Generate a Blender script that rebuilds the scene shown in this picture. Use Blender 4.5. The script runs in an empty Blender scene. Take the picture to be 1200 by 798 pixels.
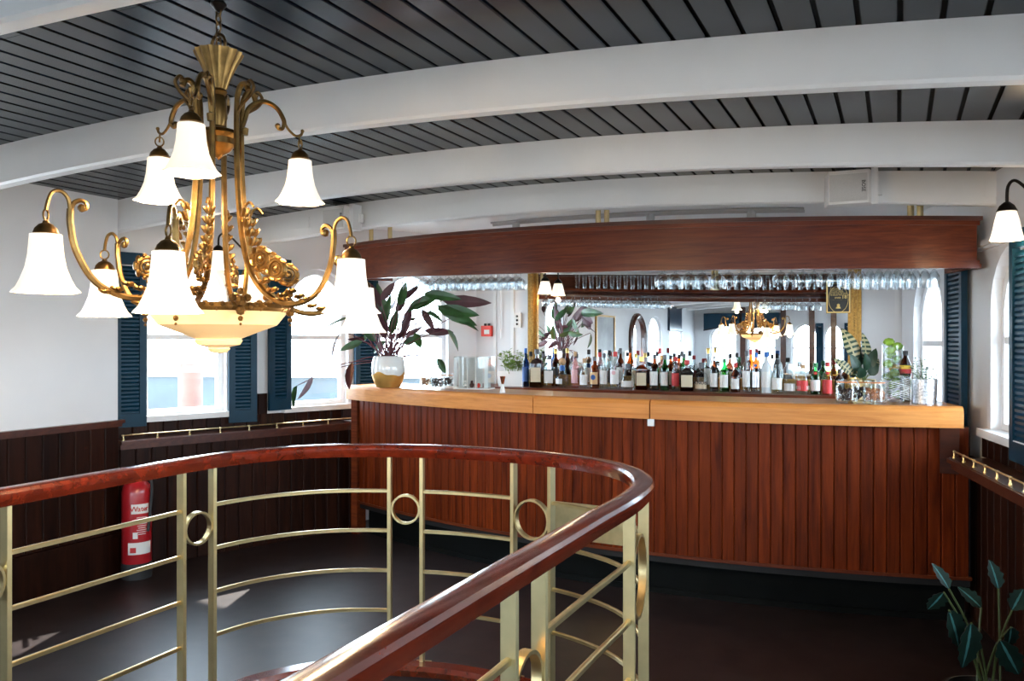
import bpy, bmesh, math, random
from mathutils import Vector, Matrix
from mathutils.geometry import tessellate_polygon
random.seed(7)
R = random.Random(11)
scene = bpy.context.scene
C = scene.collection
PI = math.pi

# ------------------------------------------------------------------ camera, world, sun, exposure
F, EYE = 960.0, 1.5
TH = math.atan(452 / 960)
SN, CS = math.sin(TH), math.cos(TH)
cam_d = bpy.data.cameras.new('camera'); cam = bpy.data.objects.new('camera', cam_d); C.objects.link(cam)
cam.location = (0, 0, EYE); cam.rotation_euler = (PI / 2, 0, TH)
cam_d.sensor_width = 36; cam_d.lens = F / 1200 * 36; cam_d.clip_start = 0.02; cam_d.clip_end = 200
scene.camera = cam
vs = scene.view_settings
vs.view_transform = 'Standard'; vs.look = 'None'; vs.gamma = 1; vs.use_curve_mapping = False
vs.exposure = 2.55
w = bpy.data.worlds.new('sky'); scene.world = w; w.use_nodes = True
bg = w.node_tree.nodes['Background']
bg.inputs[0].default_value = (0.68, 0.85, 1.0, 1); bg.inputs[1].default_value = 4.4
sun_d = bpy.data.lights.new('sun', 'SUN'); sun_d.energy = 4.0; sun_d.angle = 0.009; sun_d.color = (1, 0.95, 0.87)
sun = bpy.data.objects.new('sun', sun_d); C.objects.link(sun); sun.location = (-10, 15, 12)
sun.rotation_euler = Vector((0.69, -1.8, -1.22)).to_track_quat('-Z', 'Y').to_euler()
try:
    scene.cycles.use_denoising = True
    scene.cycles.max_bounces = 12; scene.cycles.transparent_max_bounces = 24
    scene.cycles.diffuse_bounces = 6; scene.cycles.glossy_bounces = 6
    scene.cycles.sample_clamp_indirect = 8
    scene.cycles.caustics_reflective = False; scene.cycles.caustics_refractive = False
except Exception:
    pass

def at(px, py, zd):
    """world point at photo pixel (1200x798) and camera depth zd"""
    xr = (px - 600) / F * zd
    return Vector((xr * CS - zd * SN, xr * SN + zd * CS, EYE + (399 - py) / F * zd))
def qx(px):
    r = (px - 600) / F
    return (r * CS - SN) / (r * SN + CS)

# ------------------------------------------------------------------ materials
def newmat(name):
    m = bpy.data.materials.new(name); m.use_nodes = True
    return m, m.node_tree.nodes, m.node_tree.links, m.node_tree.nodes['Principled BSDF']
def plain(name, col, rough=0.5, metal=0.0, var=0.08, scale=6.0, bump=0.0, coat=0.0, spec=None):
    m, n, l, b = newmat(name)
    tc = n.new('ShaderNodeTexCoord'); nz = n.new('ShaderNodeTexNoise')
    nz.inputs['Scale'].default_value = scale; nz.inputs['Detail'].default_value = 5
    l.new(tc.outputs['Object'], nz.inputs['Vector'])
    rp = n.new('ShaderNodeValToRGB'); c = Vector(col)
    rp.color_ramp.elements[0].position = 0.3; rp.color_ramp.elements[1].position = 0.7
    rp.color_ramp.elements[0].color = (*(c * (1 - var)), 1); rp.color_ramp.elements[1].color = (*[min(1, x * (1 + var)) for x in c], 1)
    l.new(nz.outputs[0], rp.inputs[0]); l.new(rp.outputs[0], b.inputs['Base Color'])
    b.inputs['Roughness'].default_value = rough; b.inputs['Metallic'].default_value = metal
    if coat: b.inputs['Coat Weight'].default_value = coat; b.inputs['Coat Roughness'].default_value = 0.12
    if spec is not None: b.inputs['Specular IOR Level'].default_value = spec
    if bump:
        bp = n.new('ShaderNodeBump'); bp.inputs['Strength'].default_value = bump; bp.inputs['Distance'].default_value = 0.004
        l.new(nz.outputs[0], bp.inputs['Height']); l.new(bp.outputs[0], b.inputs['Normal'])
    return m
def wood(name, c1, c2, rough=0.35, stretch=(14, 14, 0.9), coat=0.4, vary=0.35, bump=0.05, coords='Object', spec=0.5):
    m, n, l, b = newmat(name)
    tc = n.new('ShaderNodeTexCoord'); mp = n.new('ShaderNodeMapping'); mp.inputs['Scale'].default_value = stretch
    oi = n.new('ShaderNodeObjectInfo'); mul = n.new('ShaderNodeMath'); mul.operation = 'MULTIPLY'; mul.inputs[1].default_value = 37
    l.new(oi.outputs['Random'], mul.inputs[0]); l.new(tc.outputs[coords], mp.inputs['Vector'])
    nz = n.new('ShaderNodeTexNoise'); nz.noise_dimensions = '4D'; nz.inputs['Scale'].default_value = 2.2; nz.inputs['Detail'].default_value = 7
    nz.inputs['Roughness'].default_value = 0.62; nz.inputs['Distortion'].default_value = 0.6
    l.new(mp.outputs[0], nz.inputs['Vector']); l.new(mul.outputs[0], nz.inputs['W'])
    rp = n.new('ShaderNodeValToRGB')
    rp.color_ramp.elements[0].position = 0.30; rp.color_ramp.elements[0].color = (*c1, 1)
    rp.color_ramp.elements[1].position = 0.72; rp.color_ramp.elements[1].color = (*c2, 1)
    l.new(nz.outputs[0], rp.inputs[0])
    mr = n.new('ShaderNodeMapRange'); mr.inputs['To Min'].default_value = 1 - vary; mr.inputs['To Max'].default_value = 1 + vary
    l.new(oi.outputs['Random'], mr.inputs['Value'])
    hs = n.new('ShaderNodeHueSaturation'); l.new(mr.outputs[0], hs.inputs['Value']); l.new(rp.outputs[0], hs.inputs['Color'])
    l.new(hs.outputs[0], b.inputs['Base Color']); b.inputs['Roughness'].default_value = rough
    b.inputs['Coat Weight'].default_value = coat; b.inputs['Coat Roughness'].default_value = 0.15; b.inputs['Specular IOR Level'].default_value = spec
    if bump:
        bp = n.new('ShaderNodeBump'); bp.inputs['Strength'].default_value = bump; bp.inputs['Distance'].default_value = 0.003
        l.new(nz.outputs[0], bp.inputs['Height']); l.new(bp.outputs[0], b.inputs['Normal'])
    return m
def thin_glass(name, tint=(1, 1, 1), refl=0.9, rough=0.0, base=0.06):
    m, n, l, b = newmat(name); n.remove(b); out = n['Material Output']
    tr = n.new('ShaderNodeBsdfTransparent'); tr.inputs[0].default_value = (*tint, 1)
    gl = n.new('ShaderNodeBsdfGlossy'); gl.inputs['Roughness'].default_value = rough; gl.inputs[0].default_value = (refl, refl, refl, 1)
    fr = n.new('ShaderNodeLayerWeight'); fr.inputs['Blend'].default_value = 0.35
    mr = n.new('ShaderNodeMapRange'); mr.inputs['To Min'].default_value = base; mr.inputs['To Max'].default_value = 0.75
    l.new(fr.outputs['Facing'], mr.inputs['Value'])
    pw = n.new('ShaderNodeMath'); pw.operation = 'POWER'; pw.inputs[1].default_value = 1.6; l.new(mr.outputs[0], pw.inputs[0])
    mx = n.new('ShaderNodeMixShader'); l.new(pw.outputs[0], mx.inputs[0]); l.new(tr.outputs[0], mx.inputs[1]); l.new(gl.outputs[0], mx.inputs[2])
    l.new(mx.outputs[0], out.inputs[0])
    return m
def glow(name, col, emis, strength, rough=0.4):
    m, n, l, b = newmat(name)
    tc = n.new('ShaderNodeTexCoord'); nz = n.new('ShaderNodeTexNoise'); nz.inputs['Scale'].default_value = 14
    l.new(tc.outputs['Object'], nz.inputs['Vector'])
    rp = n.new('ShaderNodeValToRGB'); rp.color_ramp.elements[0].color = (*(Vector(emis) * 0.82), 1); rp.color_ramp.elements[1].color = (*emis, 1)
    l.new(nz.outputs[0], rp.inputs[0]); l.new(rp.outputs[0], b.inputs['Emission Color'])
    b.inputs['Base Color'].default_value = (*col, 1); b.inputs['Emission Strength'].default_value = strength; b.inputs['Roughness'].default_value = rough
    return m

M = {}
M['white'] = plain('white_paint', (0.80, 0.80, 0.80), 0.45, var=0.03, scale=3)
M['wall'] = plain('wall_paint', (0.76, 0.76, 0.77), 0.6, var=0.03, scale=2)
M['navy'] = plain('navy_board_paint', (0.006, 0.012, 0.021), 0.26, var=0.18, scale=4, bump=0.02, spec=0.42)
M['black'] = plain('black_backing', (0.006, 0.006, 0.007), 0.7)
M['teal'] = plain('teal_shutter_paint', (0.0018, 0.030, 0.058), 0.42, var=0.12, scale=9, spec=0.22)
M['floor'] = plain('dark_floor_covering', (0.023, 0.0145, 0.014), 0.40, var=0.35, scale=9, bump=0.12, spec=0.35)
M['kick'] = plain('black_kick_paint', (0.002, 0.003, 0.003), 0.8, var=0.3, spec=0.15)
M['wainscot'] = wood('wainscot_wood', (0.007, 0.0020, 0.0011), (0.032, 0.0085, 0.0034), 0.45, coat=0.0, vary=0.3, spec=0.13)
M['bar_plank'] = wood('bar_front_wood', (0.050, 0.0058, 0.0013), (0.225, 0.037, 0.0065), 0.4, coat=0.0, vary=0.2, spec=0.12)
M['mahog'] = wood('mahogany', (0.070, 0.0105, 0.0038), (0.21, 0.046, 0.013), 0.3, stretch=(1.0, 10, 22), vary=0.06, coat=0.05, spec=0.3)
M['mahog_dark'] = wood('dark_mahogany', (0.035, 0.008, 0.004), (0.10, 0.025, 0.010), 0.3, stretch=(2, 10, 14), vary=0.1)
M['rail'] = wood('handrail_wood', (0.045, 0.0055, 0.0025), (0.135, 0.017, 0.006), 0.2, stretch=(9, 9, 9), coat=0.9, vary=0.12)
M['top'] = wood('worktop_wood', (0.50, 0.175, 0.043), (0.72, 0.31, 0.085), 0.3, stretch=(0.9, 9, 26), coat=0.0, vary=0.06, spec=0.18)
M['brass'] = plain('satin_brass', (0.66, 0.52, 0.27), 0.36, 1.0, var=0.08, scale=20)
M['brass_post'] = plain('brass_post', (0.58, 0.48, 0.26), 0.42, 0.9, var=0.06, scale=20)
M['antique'] = plain('antique_brass', (0.23, 0.135, 0.045), 0.36, 0.95, var=0.35, scale=26, bump=0.2)
M['antique_dk'] = plain('antique_brass_dark', (0.15, 0.085, 0.03), 0.4, 0.9, var=0.35, scale=40)
M['bronze'] = plain('dark_bronze', (0.03, 0.024, 0.02), 0.4, 0.7, var=0.2)
M['gold'] = plain('gilt_frame', (0.40, 0.23, 0.065), 0.4, 0.85, var=0.3, scale=60, bump=0.4)
M['shade'] = glow('lit_opal_shade', (0.9, 0.82, 0.7), (1.0, 0.82, 0.58), 0.16)
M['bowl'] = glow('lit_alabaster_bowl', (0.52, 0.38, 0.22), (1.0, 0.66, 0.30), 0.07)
M['sconce_shade'] = glow('lit_fluted_shade', (0.9, 0.82, 0.7), (1.0, 0.82, 0.60), 0.30)
M['glass'] = thin_glass('clear_glass', (0.97, 0.985, 0.98))
M['pane'] = thin_glass('window_glass', (0.97, 0.98, 0.985), 0.8, base=0.03)
M['mirror'] = plain('mirror_silver', (0.90, 0.91, 0.91), 0.0, 1.0, var=0.005)
M['steel'] = plain('brushed_steel', (0.55, 0.56, 0.58), 0.3, 1.0)
M['hammered'] = plain('hammered_steel', (0.62, 0.62, 0.64), 0.28, 1.0, var=0.3, scale=90, bump=0.9)
M['grey_pl'] = plain('grey_plastic', (0.45, 0.45, 0.46), 0.5)
M['spk'] = plain('speaker_plastic', (0.74, 0.73, 0.72), 0.5, var=0.02)
M['grille'] = plain('speaker_grille', (0.55, 0.54, 0.53), 0.6, var=0.05, scale=200)
M['red'] = plain('red_enamel', (0.42, 0.012, 0.018), 0.3, var=0.08, coat=0.4)
M['red_pl'] = plain('red_plastic', (0.75, 0.05, 0.03), 0.4)
M['paper'] = plain('paper_white', (0.80, 0.79, 0.76), 0.6, var=0.03)
M['cream'] = plain('cream_paper', (0.75, 0.65, 0.46), 0.6, var=0.04)
M['ink'] = plain('dark_ink', (0.02, 0.02, 0.022), 0.6)
M['inkred'] = plain('red_ink', (0.55, 0.03, 0.03), 0.5)
M['goldink'] = plain('gold_ink', (0.80, 0.58, 0.20), 0.5, var=0.05)
M['signblack'] = plain('sign_black', (0.015, 0.017, 0.016), 0.5)
M['pot_white'] = plain('white_glaze', (0.80, 0.79, 0.76), 0.15, var=0.03, coat=0.6)
M['pot_gold'] = plain('gold_dip', (0.80, 0.44, 0.12), 0.35, 0.7, var=0.2, scale=8)
M['soil'] = plain('soil', (0.02, 0.014, 0.01), 0.9)
M['stem'] = plain('purple_stem', (0.13, 0.035, 0.045), 0.5)
M['stem_g'] = plain('green_stem', (0.16, 0.22, 0.06), 0.5)
M['stem_dk'] = plain('dark_green_stem', (0.05, 0.07, 0.02), 0.5)
M['leaf_top'] = plain('leaf_top_green', (0.03, 0.085, 0.022), 0.38, var=0.6, scale=7)
M['leaf_bot'] = plain('leaf_underside_purple', (0.075, 0.022, 0.030), 0.5, var=0.4, scale=7)
M['leaf_lime'] = plain('leaf_light_green', (0.20, 0.33, 0.045), 0.5, var=0.5, scale=30)
M['leaf_dark'] = plain('leaf_dark_green', (0.018, 0.055, 0.03), 0.4, var=0.4, scale=10)
M['leaf_stripe'] = plain('leaf_cream_vein', (0.50, 0.44, 0.24), 0.5)
M['leaf_vein'] = plain('leaf_pale_vein', (0.10, 0.32, 0.30), 0.45)
M['leaf_grey'] = plain('leaf_grey_green', (0.17, 0.24, 0.17), 0.6, var=0.3)
M['lime'] = plain('lime_skin', (0.20, 0.34, 0.03), 0.4, var=0.35, scale=14, bump=0.2)
M['lemon'] = plain('lemon_skin', (0.75, 0.45, 0.03), 0.4, var=0.1, scale=14, bump=0.2)
M['copper'] = plain('copper', (0.75, 0.30, 0.16), 0.22, 1.0)
M['beans'] = plain('dark_beans', (0.05, 0.025, 0.02), 0.7, var=0.6, scale=30)
M['slices'] = plain('dried_citrus', (0.45, 0.18, 0.08), 0.7, var=0.6, scale=30)
M['rubber'] = plain('orange_seal', (0.75, 0.25, 0.07), 0.6)
M['tread'] = wood('stair_tread_wood', (0.03, 0.01, 0.006), (0.09, 0.03, 0.014), 0.5, stretch=(1, 12, 12))
M['grey_photo'] = plain('grey_print', (0.32, 0.33, 0.34), 0.5, var=0.4, scale=2)
M['tv'] = plain('navy_panel', (0.012, 0.03, 0.06), 0.3)
M['quay'] = plain('pale_quay', (0.42, 0.40, 0.38), 0.8, var=0.15, scale=1)
M['hull'] = plain('blue_grey_hull', (0.018, 0.028, 0.034), 0.5, var=0.5, scale=1.5)
M['post_w'] = plain('weathered_post', (0.10, 0.045, 0.032), 0.7, var=0.2)

# ------------------------------------------------------------------ mesh builder
class MB:
    def __init__(s): s.v = []; s.f = []; s.m = []; s.mi = 0
    def add(s, vs, fs):
        o = len(s.v); s.v += [tuple(x) for x in vs]; s.f += [tuple(i + o for i in f) for f in fs]; s.m += [s.mi] * len(fs); return s
    def obox(s, o, ex, ey, ez):
        o, ex, ey, ez = map(Vector, (o, ex, ey, ez))
        if ex.cross(ey).dot(ez) < 0: ex, ey = ey, ex
        p = [o, o + ex, o + ex + ey, o + ey, o + ez, o + ex + ez, o + ex + ey + ez, o + ey + ez]
        return s.add(p, [(3, 2, 1, 0), (4, 5, 6, 7), (0, 1, 5, 4), (1, 2, 6, 5), (2, 3, 7, 6), (3, 0, 4, 7)])
    def box(s, x0, x1, y0, y1, z0, z1): return s.obox((x0, y0, z0), (x1 - x0, 0, 0), (0, y1 - y0, 0), (0, 0, z1 - z0))
    def lathe(s, prof, n=16, c=(0, 0, 0), wav=None):
        vs = []; fs = []; k = len(prof)
        for i in range(n):
            a = 2 * PI * i / n
            for j, (r, z) in enumerate(prof):
                rr = r * (1 + (wav(a, j) if wav else 0))
                vs.append((c[0] + rr * math.cos(a), c[1] + rr * math.sin(a), c[2] + z))
        for i in range(n):
            i2 = (i + 1) % n
            for j in range(k - 1): fs.append((i * k + j, i2 * k + j, i2 * k + j + 1, i * k + j + 1))
        return s.add(vs, fs)
    def tube(s, path, r, n=8, closed=False, sq=None):
        P = [Vector(p) for p in path]; k = len(P); rs = r if isinstance(r, (list, tuple)) else [r] * k
        T = []
        for i in range(k):
            a = P[(i - 1) % k] if (closed or i > 0) else P[i]; b = P[(i + 1) % k] if (closed or i < k - 1) else P[i]
            T.append((b - a).normalized())
        ref = Vector((0, 0, 1)) if abs(T[0].z) < 0.9 else Vector((1, 0, 0))
        u = (ref - T[0] * ref.dot(T[0])).normalized(); vs = []
        for i in range(k):
            u = (u - T[i] * u.dot(T[i])).normalized(); w_ = T[i].cross(u)
            for j in range(n):
                a = 2 * PI * j / n + (PI / 4 if n == 4 else 0)
                vs.append(P[i] + (u * math.cos(a) + w_ * math.sin(a)) * rs[i])
        fs = []
        for i in range(k if closed else k - 1):
            i2 = (i + 1) % k
            for j in range(n): j2 = (j + 1) % n; fs.append((i * n + j, i * n + j2, i2 * n + j2, i2 * n + j))
        if not closed: fs += [tuple(range(n))[::-1], tuple(range((k - 1) * n, k * n))]
        return s.add(vs, fs)
    def sweep(s, path, prof, closed=False):
        """sweep a 2D profile (u sideways to the right, v up) along a path, keeping v vertical"""
        P = [Vector(p) for p in path]; k = len(P); n = len(prof); vs = []; fs = []
        for i in range(k):
            a = P[(i - 1) % k] if (closed or i > 0) else P[i]; b = P[(i + 1) % k] if (closed or i < k - 1) else P[i]
            t = (b - a); t.z = 0; t.normalize(); sd = Vector((t.y, -t.x, 0))
            for (u, v) in prof: vs.append(P[i] + sd * u + Vector((0, 0, v)))
        for i in range(k if closed else k - 1):
            i2 = (i + 1) % k
            for j in range(n): j2 = (j + 1) % n; fs.append((i * n + j, i * n + j2, i2 * n + j2, i2 * n + j))
        if not closed: fs += [tuple(range(n))[::-1], tuple(range((k - 1) * n, k * n))]
        return s.add(vs, fs)
    def ball(s, c, r, n=8, k=5, sz=1.0):
        prof = [(max(1e-4, r * math.sin(PI * j / k)), -r * sz * math.cos(PI * j / k)) for j in range(k + 1)]
        return s.lathe(prof, n, c)
    def mesh(s, name, mats, smooth=False, sharp=35):
        me = bpy.data.meshes.new(name); me.from_pydata(s.v, [], s.f)
        for m in (mats if isinstance(mats, list) else [mats]): me.materials.append(m)
        me.polygons.foreach_set('material_index', s.m)
        bm = bmesh.new(); bm.from_mesh(me); bmesh.ops.recalc_face_normals(bm, faces=bm.faces); bm.to_mesh(me); bm.free()
        if smooth:
            me.polygons.foreach_set('use_smooth', [True] * len(me.polygons))
            try: me.set_sharp_from_angle(angle=math.radians(sharp))
            except Exception: pass
        me.update(); return me
def tag(o, label=None, cat=None, group=None, kind=None):
    for k, v in (('label', label), ('category', cat), ('group', group), ('kind', kind)):
        if v: o[k] = v
    return o
def link(name, me, parent=None, loc=(0, 0, 0), rot=(0, 0, 0)):
    o = bpy.data.objects.new(name, me); C.objects.link(o); o.location = loc; o.rotation_euler = rot
    if parent: o.parent = parent
    return o
def part(name, mb, mat, parent=None, smooth=False, loc=None, rot=(0, 0, 0), sharp=35):
    """mesh in the parent's space; pass loc=None on unrotated roots built in world coordinates -> offset back"""
    if loc is None:
        loc = Vector((0, 0, 0))
        p = parent
        while p: loc = loc - p.location; p = p.parent
    return link(name, mb.mesh(name, mat, smooth, sharp), parent, loc, rot)
LOCAL = (0, 0, 0)
def thing(name, label, cat, loc=(0, 0, 0), rz=0, group=None):
    o = bpy.data.objects.new(name, None); C.objects.link(o); o.location = loc; o.rotation_euler = (0, 0, rz); o.empty_display_size = 0.05
    return tag(o, label, cat, group)
def dup(root, loc, rz=0, label=None, group=None):
    r = root.copy(); C.objects.link(r); r.location = loc; r.rotation_euler = (0, 0, rz)
    tag(r, label, None, group)
    for ch in list(root.children):
        c = ch.copy(); C.objects.link(c); c.parent = r
        for g in ch.children:
            d = g.copy(); C.objects.link(d); d.parent = c
    return r
def struct(o, label=None): return tag(o, label, None, None, 'structure')
def text(name, body, size, mat, parent, loc, rot, align='CENTER', ext=0.0006, sx=1.0):
    cu = bpy.data.curves.new(name, 'FONT'); cu.body = body; cu.size = size; cu.align_x = align; cu.align_y = 'CENTER'; cu.extrude = ext
    cu.resolution_u = 2; cu.offset = size * 0.012; cu.materials.append(mat)
    tmp = bpy.data.objects.new(name, cu); C.objects.link(tmp)
    me = bpy.data.meshes.new_from_object(tmp.evaluated_get(bpy.context.evaluated_depsgraph_get()))
    bpy.data.objects.remove(tmp)
    o = link(name, me, parent, loc, rot); o.scale = (sx, 1, 1)
    return o
def spline(pts, n=8):
    P = [Vector(p) for p in pts]; out = []
    for i in range(len(P) - 1):
        p0 = P[max(i - 1, 0)]; p1 = P[i]; p2 = P[i + 1]; p3 = P[min(i + 2, len(P) - 1)]
        for k in range(n):
            t = k / n
            out.append(0.5 * ((2 * p1) + (p2 - p0) * t + (2 * p0 - 5 * p1 + 4 * p2 - p3) * t * t + (3 * p1 - p0 - 3 * p2 + p3) * t ** 3))
    out.append(P[-1]); return out

# ------------------------------------------------------------------ room dimensions
def zceil(x): return 2.39 - 0.0843 * x - 0.01787 * x * x
YB = 6.82                                # wall behind the bar
WL, DL, NL = Vector((-4.74, 3.77)), Vector((0.3555, 0.9347)), Vector((0.9347, -0.3555))   # left window wall line, inward normal
WR, DR, NR = Vector((0.43, 4.83)), Vector((-0.198, 0.980)), Vector((-0.980, -0.198))
YREAR = -6.6
XL, XR = -4.53, 1.35

def wall(name, p0, d, nrm, length, z0, z1, holes=(), th=0.14, mat='wall'):
    """vertical wall from p0 along d; nrm points into the room; holes = (s0, s1, zsill, zspring, arched)"""
    outer = [Vector((0, z0, 0)), Vector((length, z0, 0)), Vector((length, z1, 0)), Vector((0, z1, 0))]
    loops = [outer] + [[Vector((a, b, 0)) for a, b in hole_loop(h)][::-1] for h in holes]
    tris = tessellate_polygon(loops); flat = [p for lp in loops for p in lp]
    mb = MB(); n = len(flat)
    def w3(p, k): q = p0 + d * p.x - nrm * (th * k); return (q.x, q.y, p.y)
    vs = [w3(p, 0) for p in flat] + [w3(p, 1) for p in flat]
    fs = [tuple(t) for t in tris] + [tuple(i + n for i in t) for t in tris]
    b = 0
    for lp in loops:
        k = len(lp)
        for i in range(k): j = (i + 1) % k; fs.append((b + i, b + j, n + b + j, n + b + i))
        b += k
    mb.add(vs, fs)
    o = link(name, mb.mesh(name, M[mat])); return struct(o)
def hole_loop(h):
    s0, s1, zs, zt, arch = h
    pts = [(s0, zs), (s1, zs), (s1, zt)]
    if arch:
        c = (s0 + s1) / 2; r = (s1 - s0) / 2
        for i in range(1, 12): a = PI * i / 12; pts.append((c + r * math.cos(a), zt + arch * math.sin(a)))
    pts.append((s0, zt)); return pts
win_count = [0]
def window(p0, d, nrm, h, label, mid=0.5, sill=0.05, th=0.14, cols=0):
    """timber frame, sash bars, panes and sill inside a wall hole"""
    win_count[0] += 1
    s0, s1, zs, zt, arch = h
    base = p0 + d * ((s0 + s1) / 2)
    root = thing('window_%d' % win_count[0], label, None, (base.x, base.y, zs)); tag(root, None, None, None, 'structure')
    d3, n3 = Vector((d.x, d.y, 0)), Vector((nrm.x, nrm.y, 0))
    def W(s, z, k): q = p0 + d * s + nrm * k; return Vector((q.x, q.y, z))
    lp = hole_loop(h); mb = MB(); fw = 0.04; cx, cz = (s0 + s1) / 2, (zs + zt) / 2
    def inset(p):
        return (p[0] + (fw if p[0] < cx - 1e-3 else -fw if p[0] > cx + 1e-3 else 0), p[1] + (fw if p[1] < cz else -fw if p[1] > zt + 0.02 else 0))
    inn = [inset(p) for p in lp]; k = len(lp); vs = []; fs = []
    for (kk) in (-0.05, -0.10):
        vs += [W(*p, kk) for p in lp] + [W(*p, kk) for p in inn]
    for i in range(k):
        j = (i + 1) % k
        fs += [(i, j, k + j, k + i), (2 * k + i, 2 * k + j, 3 * k + j, 3 * k + i), (k + i, k + j, 3 * k + j, 3 * k + i)]
    mb.add(vs, fs); part('frame', mb, M['white'], root)
    zm = zs + (zt + arch - zs) * mid
    mb = MB().obox(W(s0 + fw, zm - 0.018, -0.095), d3 * (s1 - s0 - 2 * fw), n3 * 0.04, (0, 0, 0.036)); part('sash_bar', mb, M['white'], root)
    for c in range(cols):
        s = s0 + (s1 - s0) * (c + 1) / (cols + 1)
        part('glazing_bar', MB().obox(W(s - 0.012, zs + fw, -0.09), d3 * 0.024, n3 * 0.03, (0, 0, zt - zs - fw)), M['white'], root)
    for (za, zb, top) in ((zs + fw, zm - 0.018, False), (zm + 0.018, zt, True)):
        ring = [(s0 + fw, za), (s1 - fw, za)]
        ring += [p for p in inn if p[1] > zt - 1e-4] if top else [(s1 - fw, zb), (s0 + fw, zb)]
        mb = MB(); mb.add([W(*p, -0.075) for p in ring], [tuple(range(len(ring)))]); part('pane', mb, M['pane'], root)
    if sill: part('sill', MB().obox(W(s0 - 0.06, zs - 0.035, -0.1), d3 * (s1 - s0 + 0.12), n3 * (0.1 + sill), (0, 0, 0.04)), M['white'], root)
    pl = bpy.data.lights.new('portal', 'AREA'); pl.shape = 'RECTANGLE'; pl.size = s1 - s0; pl.size_y = zt + arch - zs
    try: pl.cycles.is_portal = True
    except Exception: pass
    po = bpy.data.objects.new('window_portal', pl); C.objects.link(po); c_ = W(cx, (zs + zt + arch) / 2, -0.16); po.location = c_
    po.rotation_euler = n3.to_track_quat('-Z', 'Z').to_euler()
    return root
def shutter(parent, p0, d, nrm, s0, wd, z0, z1, ang=0.0, name='shutter'):
    """louvred shutter hinged at s0, spanning wd (negative = to the other side), swung by ang into the room"""
    q = p0 + d * s0 + nrm * 0.02; sg = 1 if wd > 0 else -1; wd = abs(wd)
    dd = (d * sg * math.cos(ang) + nrm * math.sin(ang)); nn = Vector((-dd.y, dd.x))
    if nn.dot(nrm) < 0: nn = -nn
    D3, N3 = Vector((dd.x, dd.y, 0)), Vector((nn.x, nn.y, 0)); o = Vector((q.x, q.y, z0)); h = z1 - z0; fw = 0.045; t = 0.032
    mb = MB()
    for a, b, e, f_ in ((0, fw, 0, h), (wd - fw, wd, 0, h), (fw, wd - fw, 0, 0.09), (fw, wd - fw, h - 0.08, h)):
        mb.obox(o + D3 * a + Vector((0, 0, e)), D3 * (b - a), N3 * t, (0, 0, f_ - e))
    sh = part(name, mb, M['teal'], parent)
    mb = MB(); n = int((h - 0.17) / 0.027)
    for i in range(n):
        zz = 0.09 + 0.016 + (h - 0.17 - 0.016) * (i + 0.1) / n
        mb.obox(o + D3 * fw + Vector((0, 0, zz)) + N3 * 0.004, D3 * (wd - 2 * fw), N3 * 0.020 + Vector((0, 0, -0.018)), (0, 0, 0.014))
    lo = part('louvres', mb, M['teal'], sh); lo['kind'] = 'stuff'
    return sh

# ------------------------------------------------------------------ handrail path (shared by floor hole, trim and railing)
RP = [(-2.86, -0.9), (-2.86, 0.4), (-2.86, 1.6), (-2.86, 2.4), (-2.85, 2.80), (-2.76, 3.10), (-2.53, 3.36), (-2.13, 3.52), (-1.78, 3.56), (-1.40, 3.51),
      (-1.08, 3.35), (-0.89, 3.07), (-0.83, 2.75), (-0.83, 2.3), (-0.83, 1.6), (-0.83, 0.4), (-0.83, -0.9)]
KS = 0.923
PATH = [Vector((p.x, p.y, 0)) for p in spline([(x * KS, y * KS, 0) for x, y in RP], 10)]
def offset(path, k):
    out = []
    for i, p in enumerate(path):
        t = (path[min(i + 1, len(path) - 1)] - path[max(i - 1, 0)]).normalized(); out.append(p + Vector((t.y, -t.x, 0)) * k)
    return out

# ------------------------------------------------------------------ floor and stairwell
hole = offset(PATH, 0.06)
outer = [Vector((-6, YREAR - 0.2, 0)), Vector((3, YREAR - 0.2, 0)), Vector((3, YB + 0.2, 0)), Vector((-6, YB + 0.2, 0))]
tris = tessellate_polygon([outer, hole]); flat = outer + hole
mb = MB(); mb.add(flat, [tuple(t) for t in tris])
k = len(hole); vs = [p for p in hole] + [p - Vector((0, 0, 2.4)) for p in hole]
mb.add(vs, [(i, (i + 1) % k, k + (i + 1) % k, k + i) for i in range(k)])
mb.add([(-3, -1, -2.4), (-0.7, -1, -2.4), (-0.7, 3.7, -2.4), (-3, 3.7, -2.4)], [(0, 1, 2, 3)])
floor = struct(link('floor', mb.mesh('floor', M['floor'])), 'dark matt floor covering around the stairwell')
stair = struct(thing('trim_stairs', 'dark wooden stair flight going down the railed stairwell', None, (-1.85, 0.6, -2.4)))
for i in range(11):
    part('tread', MB().box(-2.58, -0.84, -0.9 + 0.26 * i, -0.6 + 0.26 * i, -0.24 - 0.2 * i, -0.2 - 0.2 * i), M['tread'], stair)
prof = [(-0.015, -0.03), (0.05, -0.03), (0.06, 0.0), (0.05, 0.02), (-0.015, 0.02)]
struct(part('trim_stairwell', MB().sweep([p + Vector((0, 0, 0.004)) for p in offset(PATH, 0.02)], prof), M['rail']), 'red brown wooden nosing around the stairwell edge')

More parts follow.
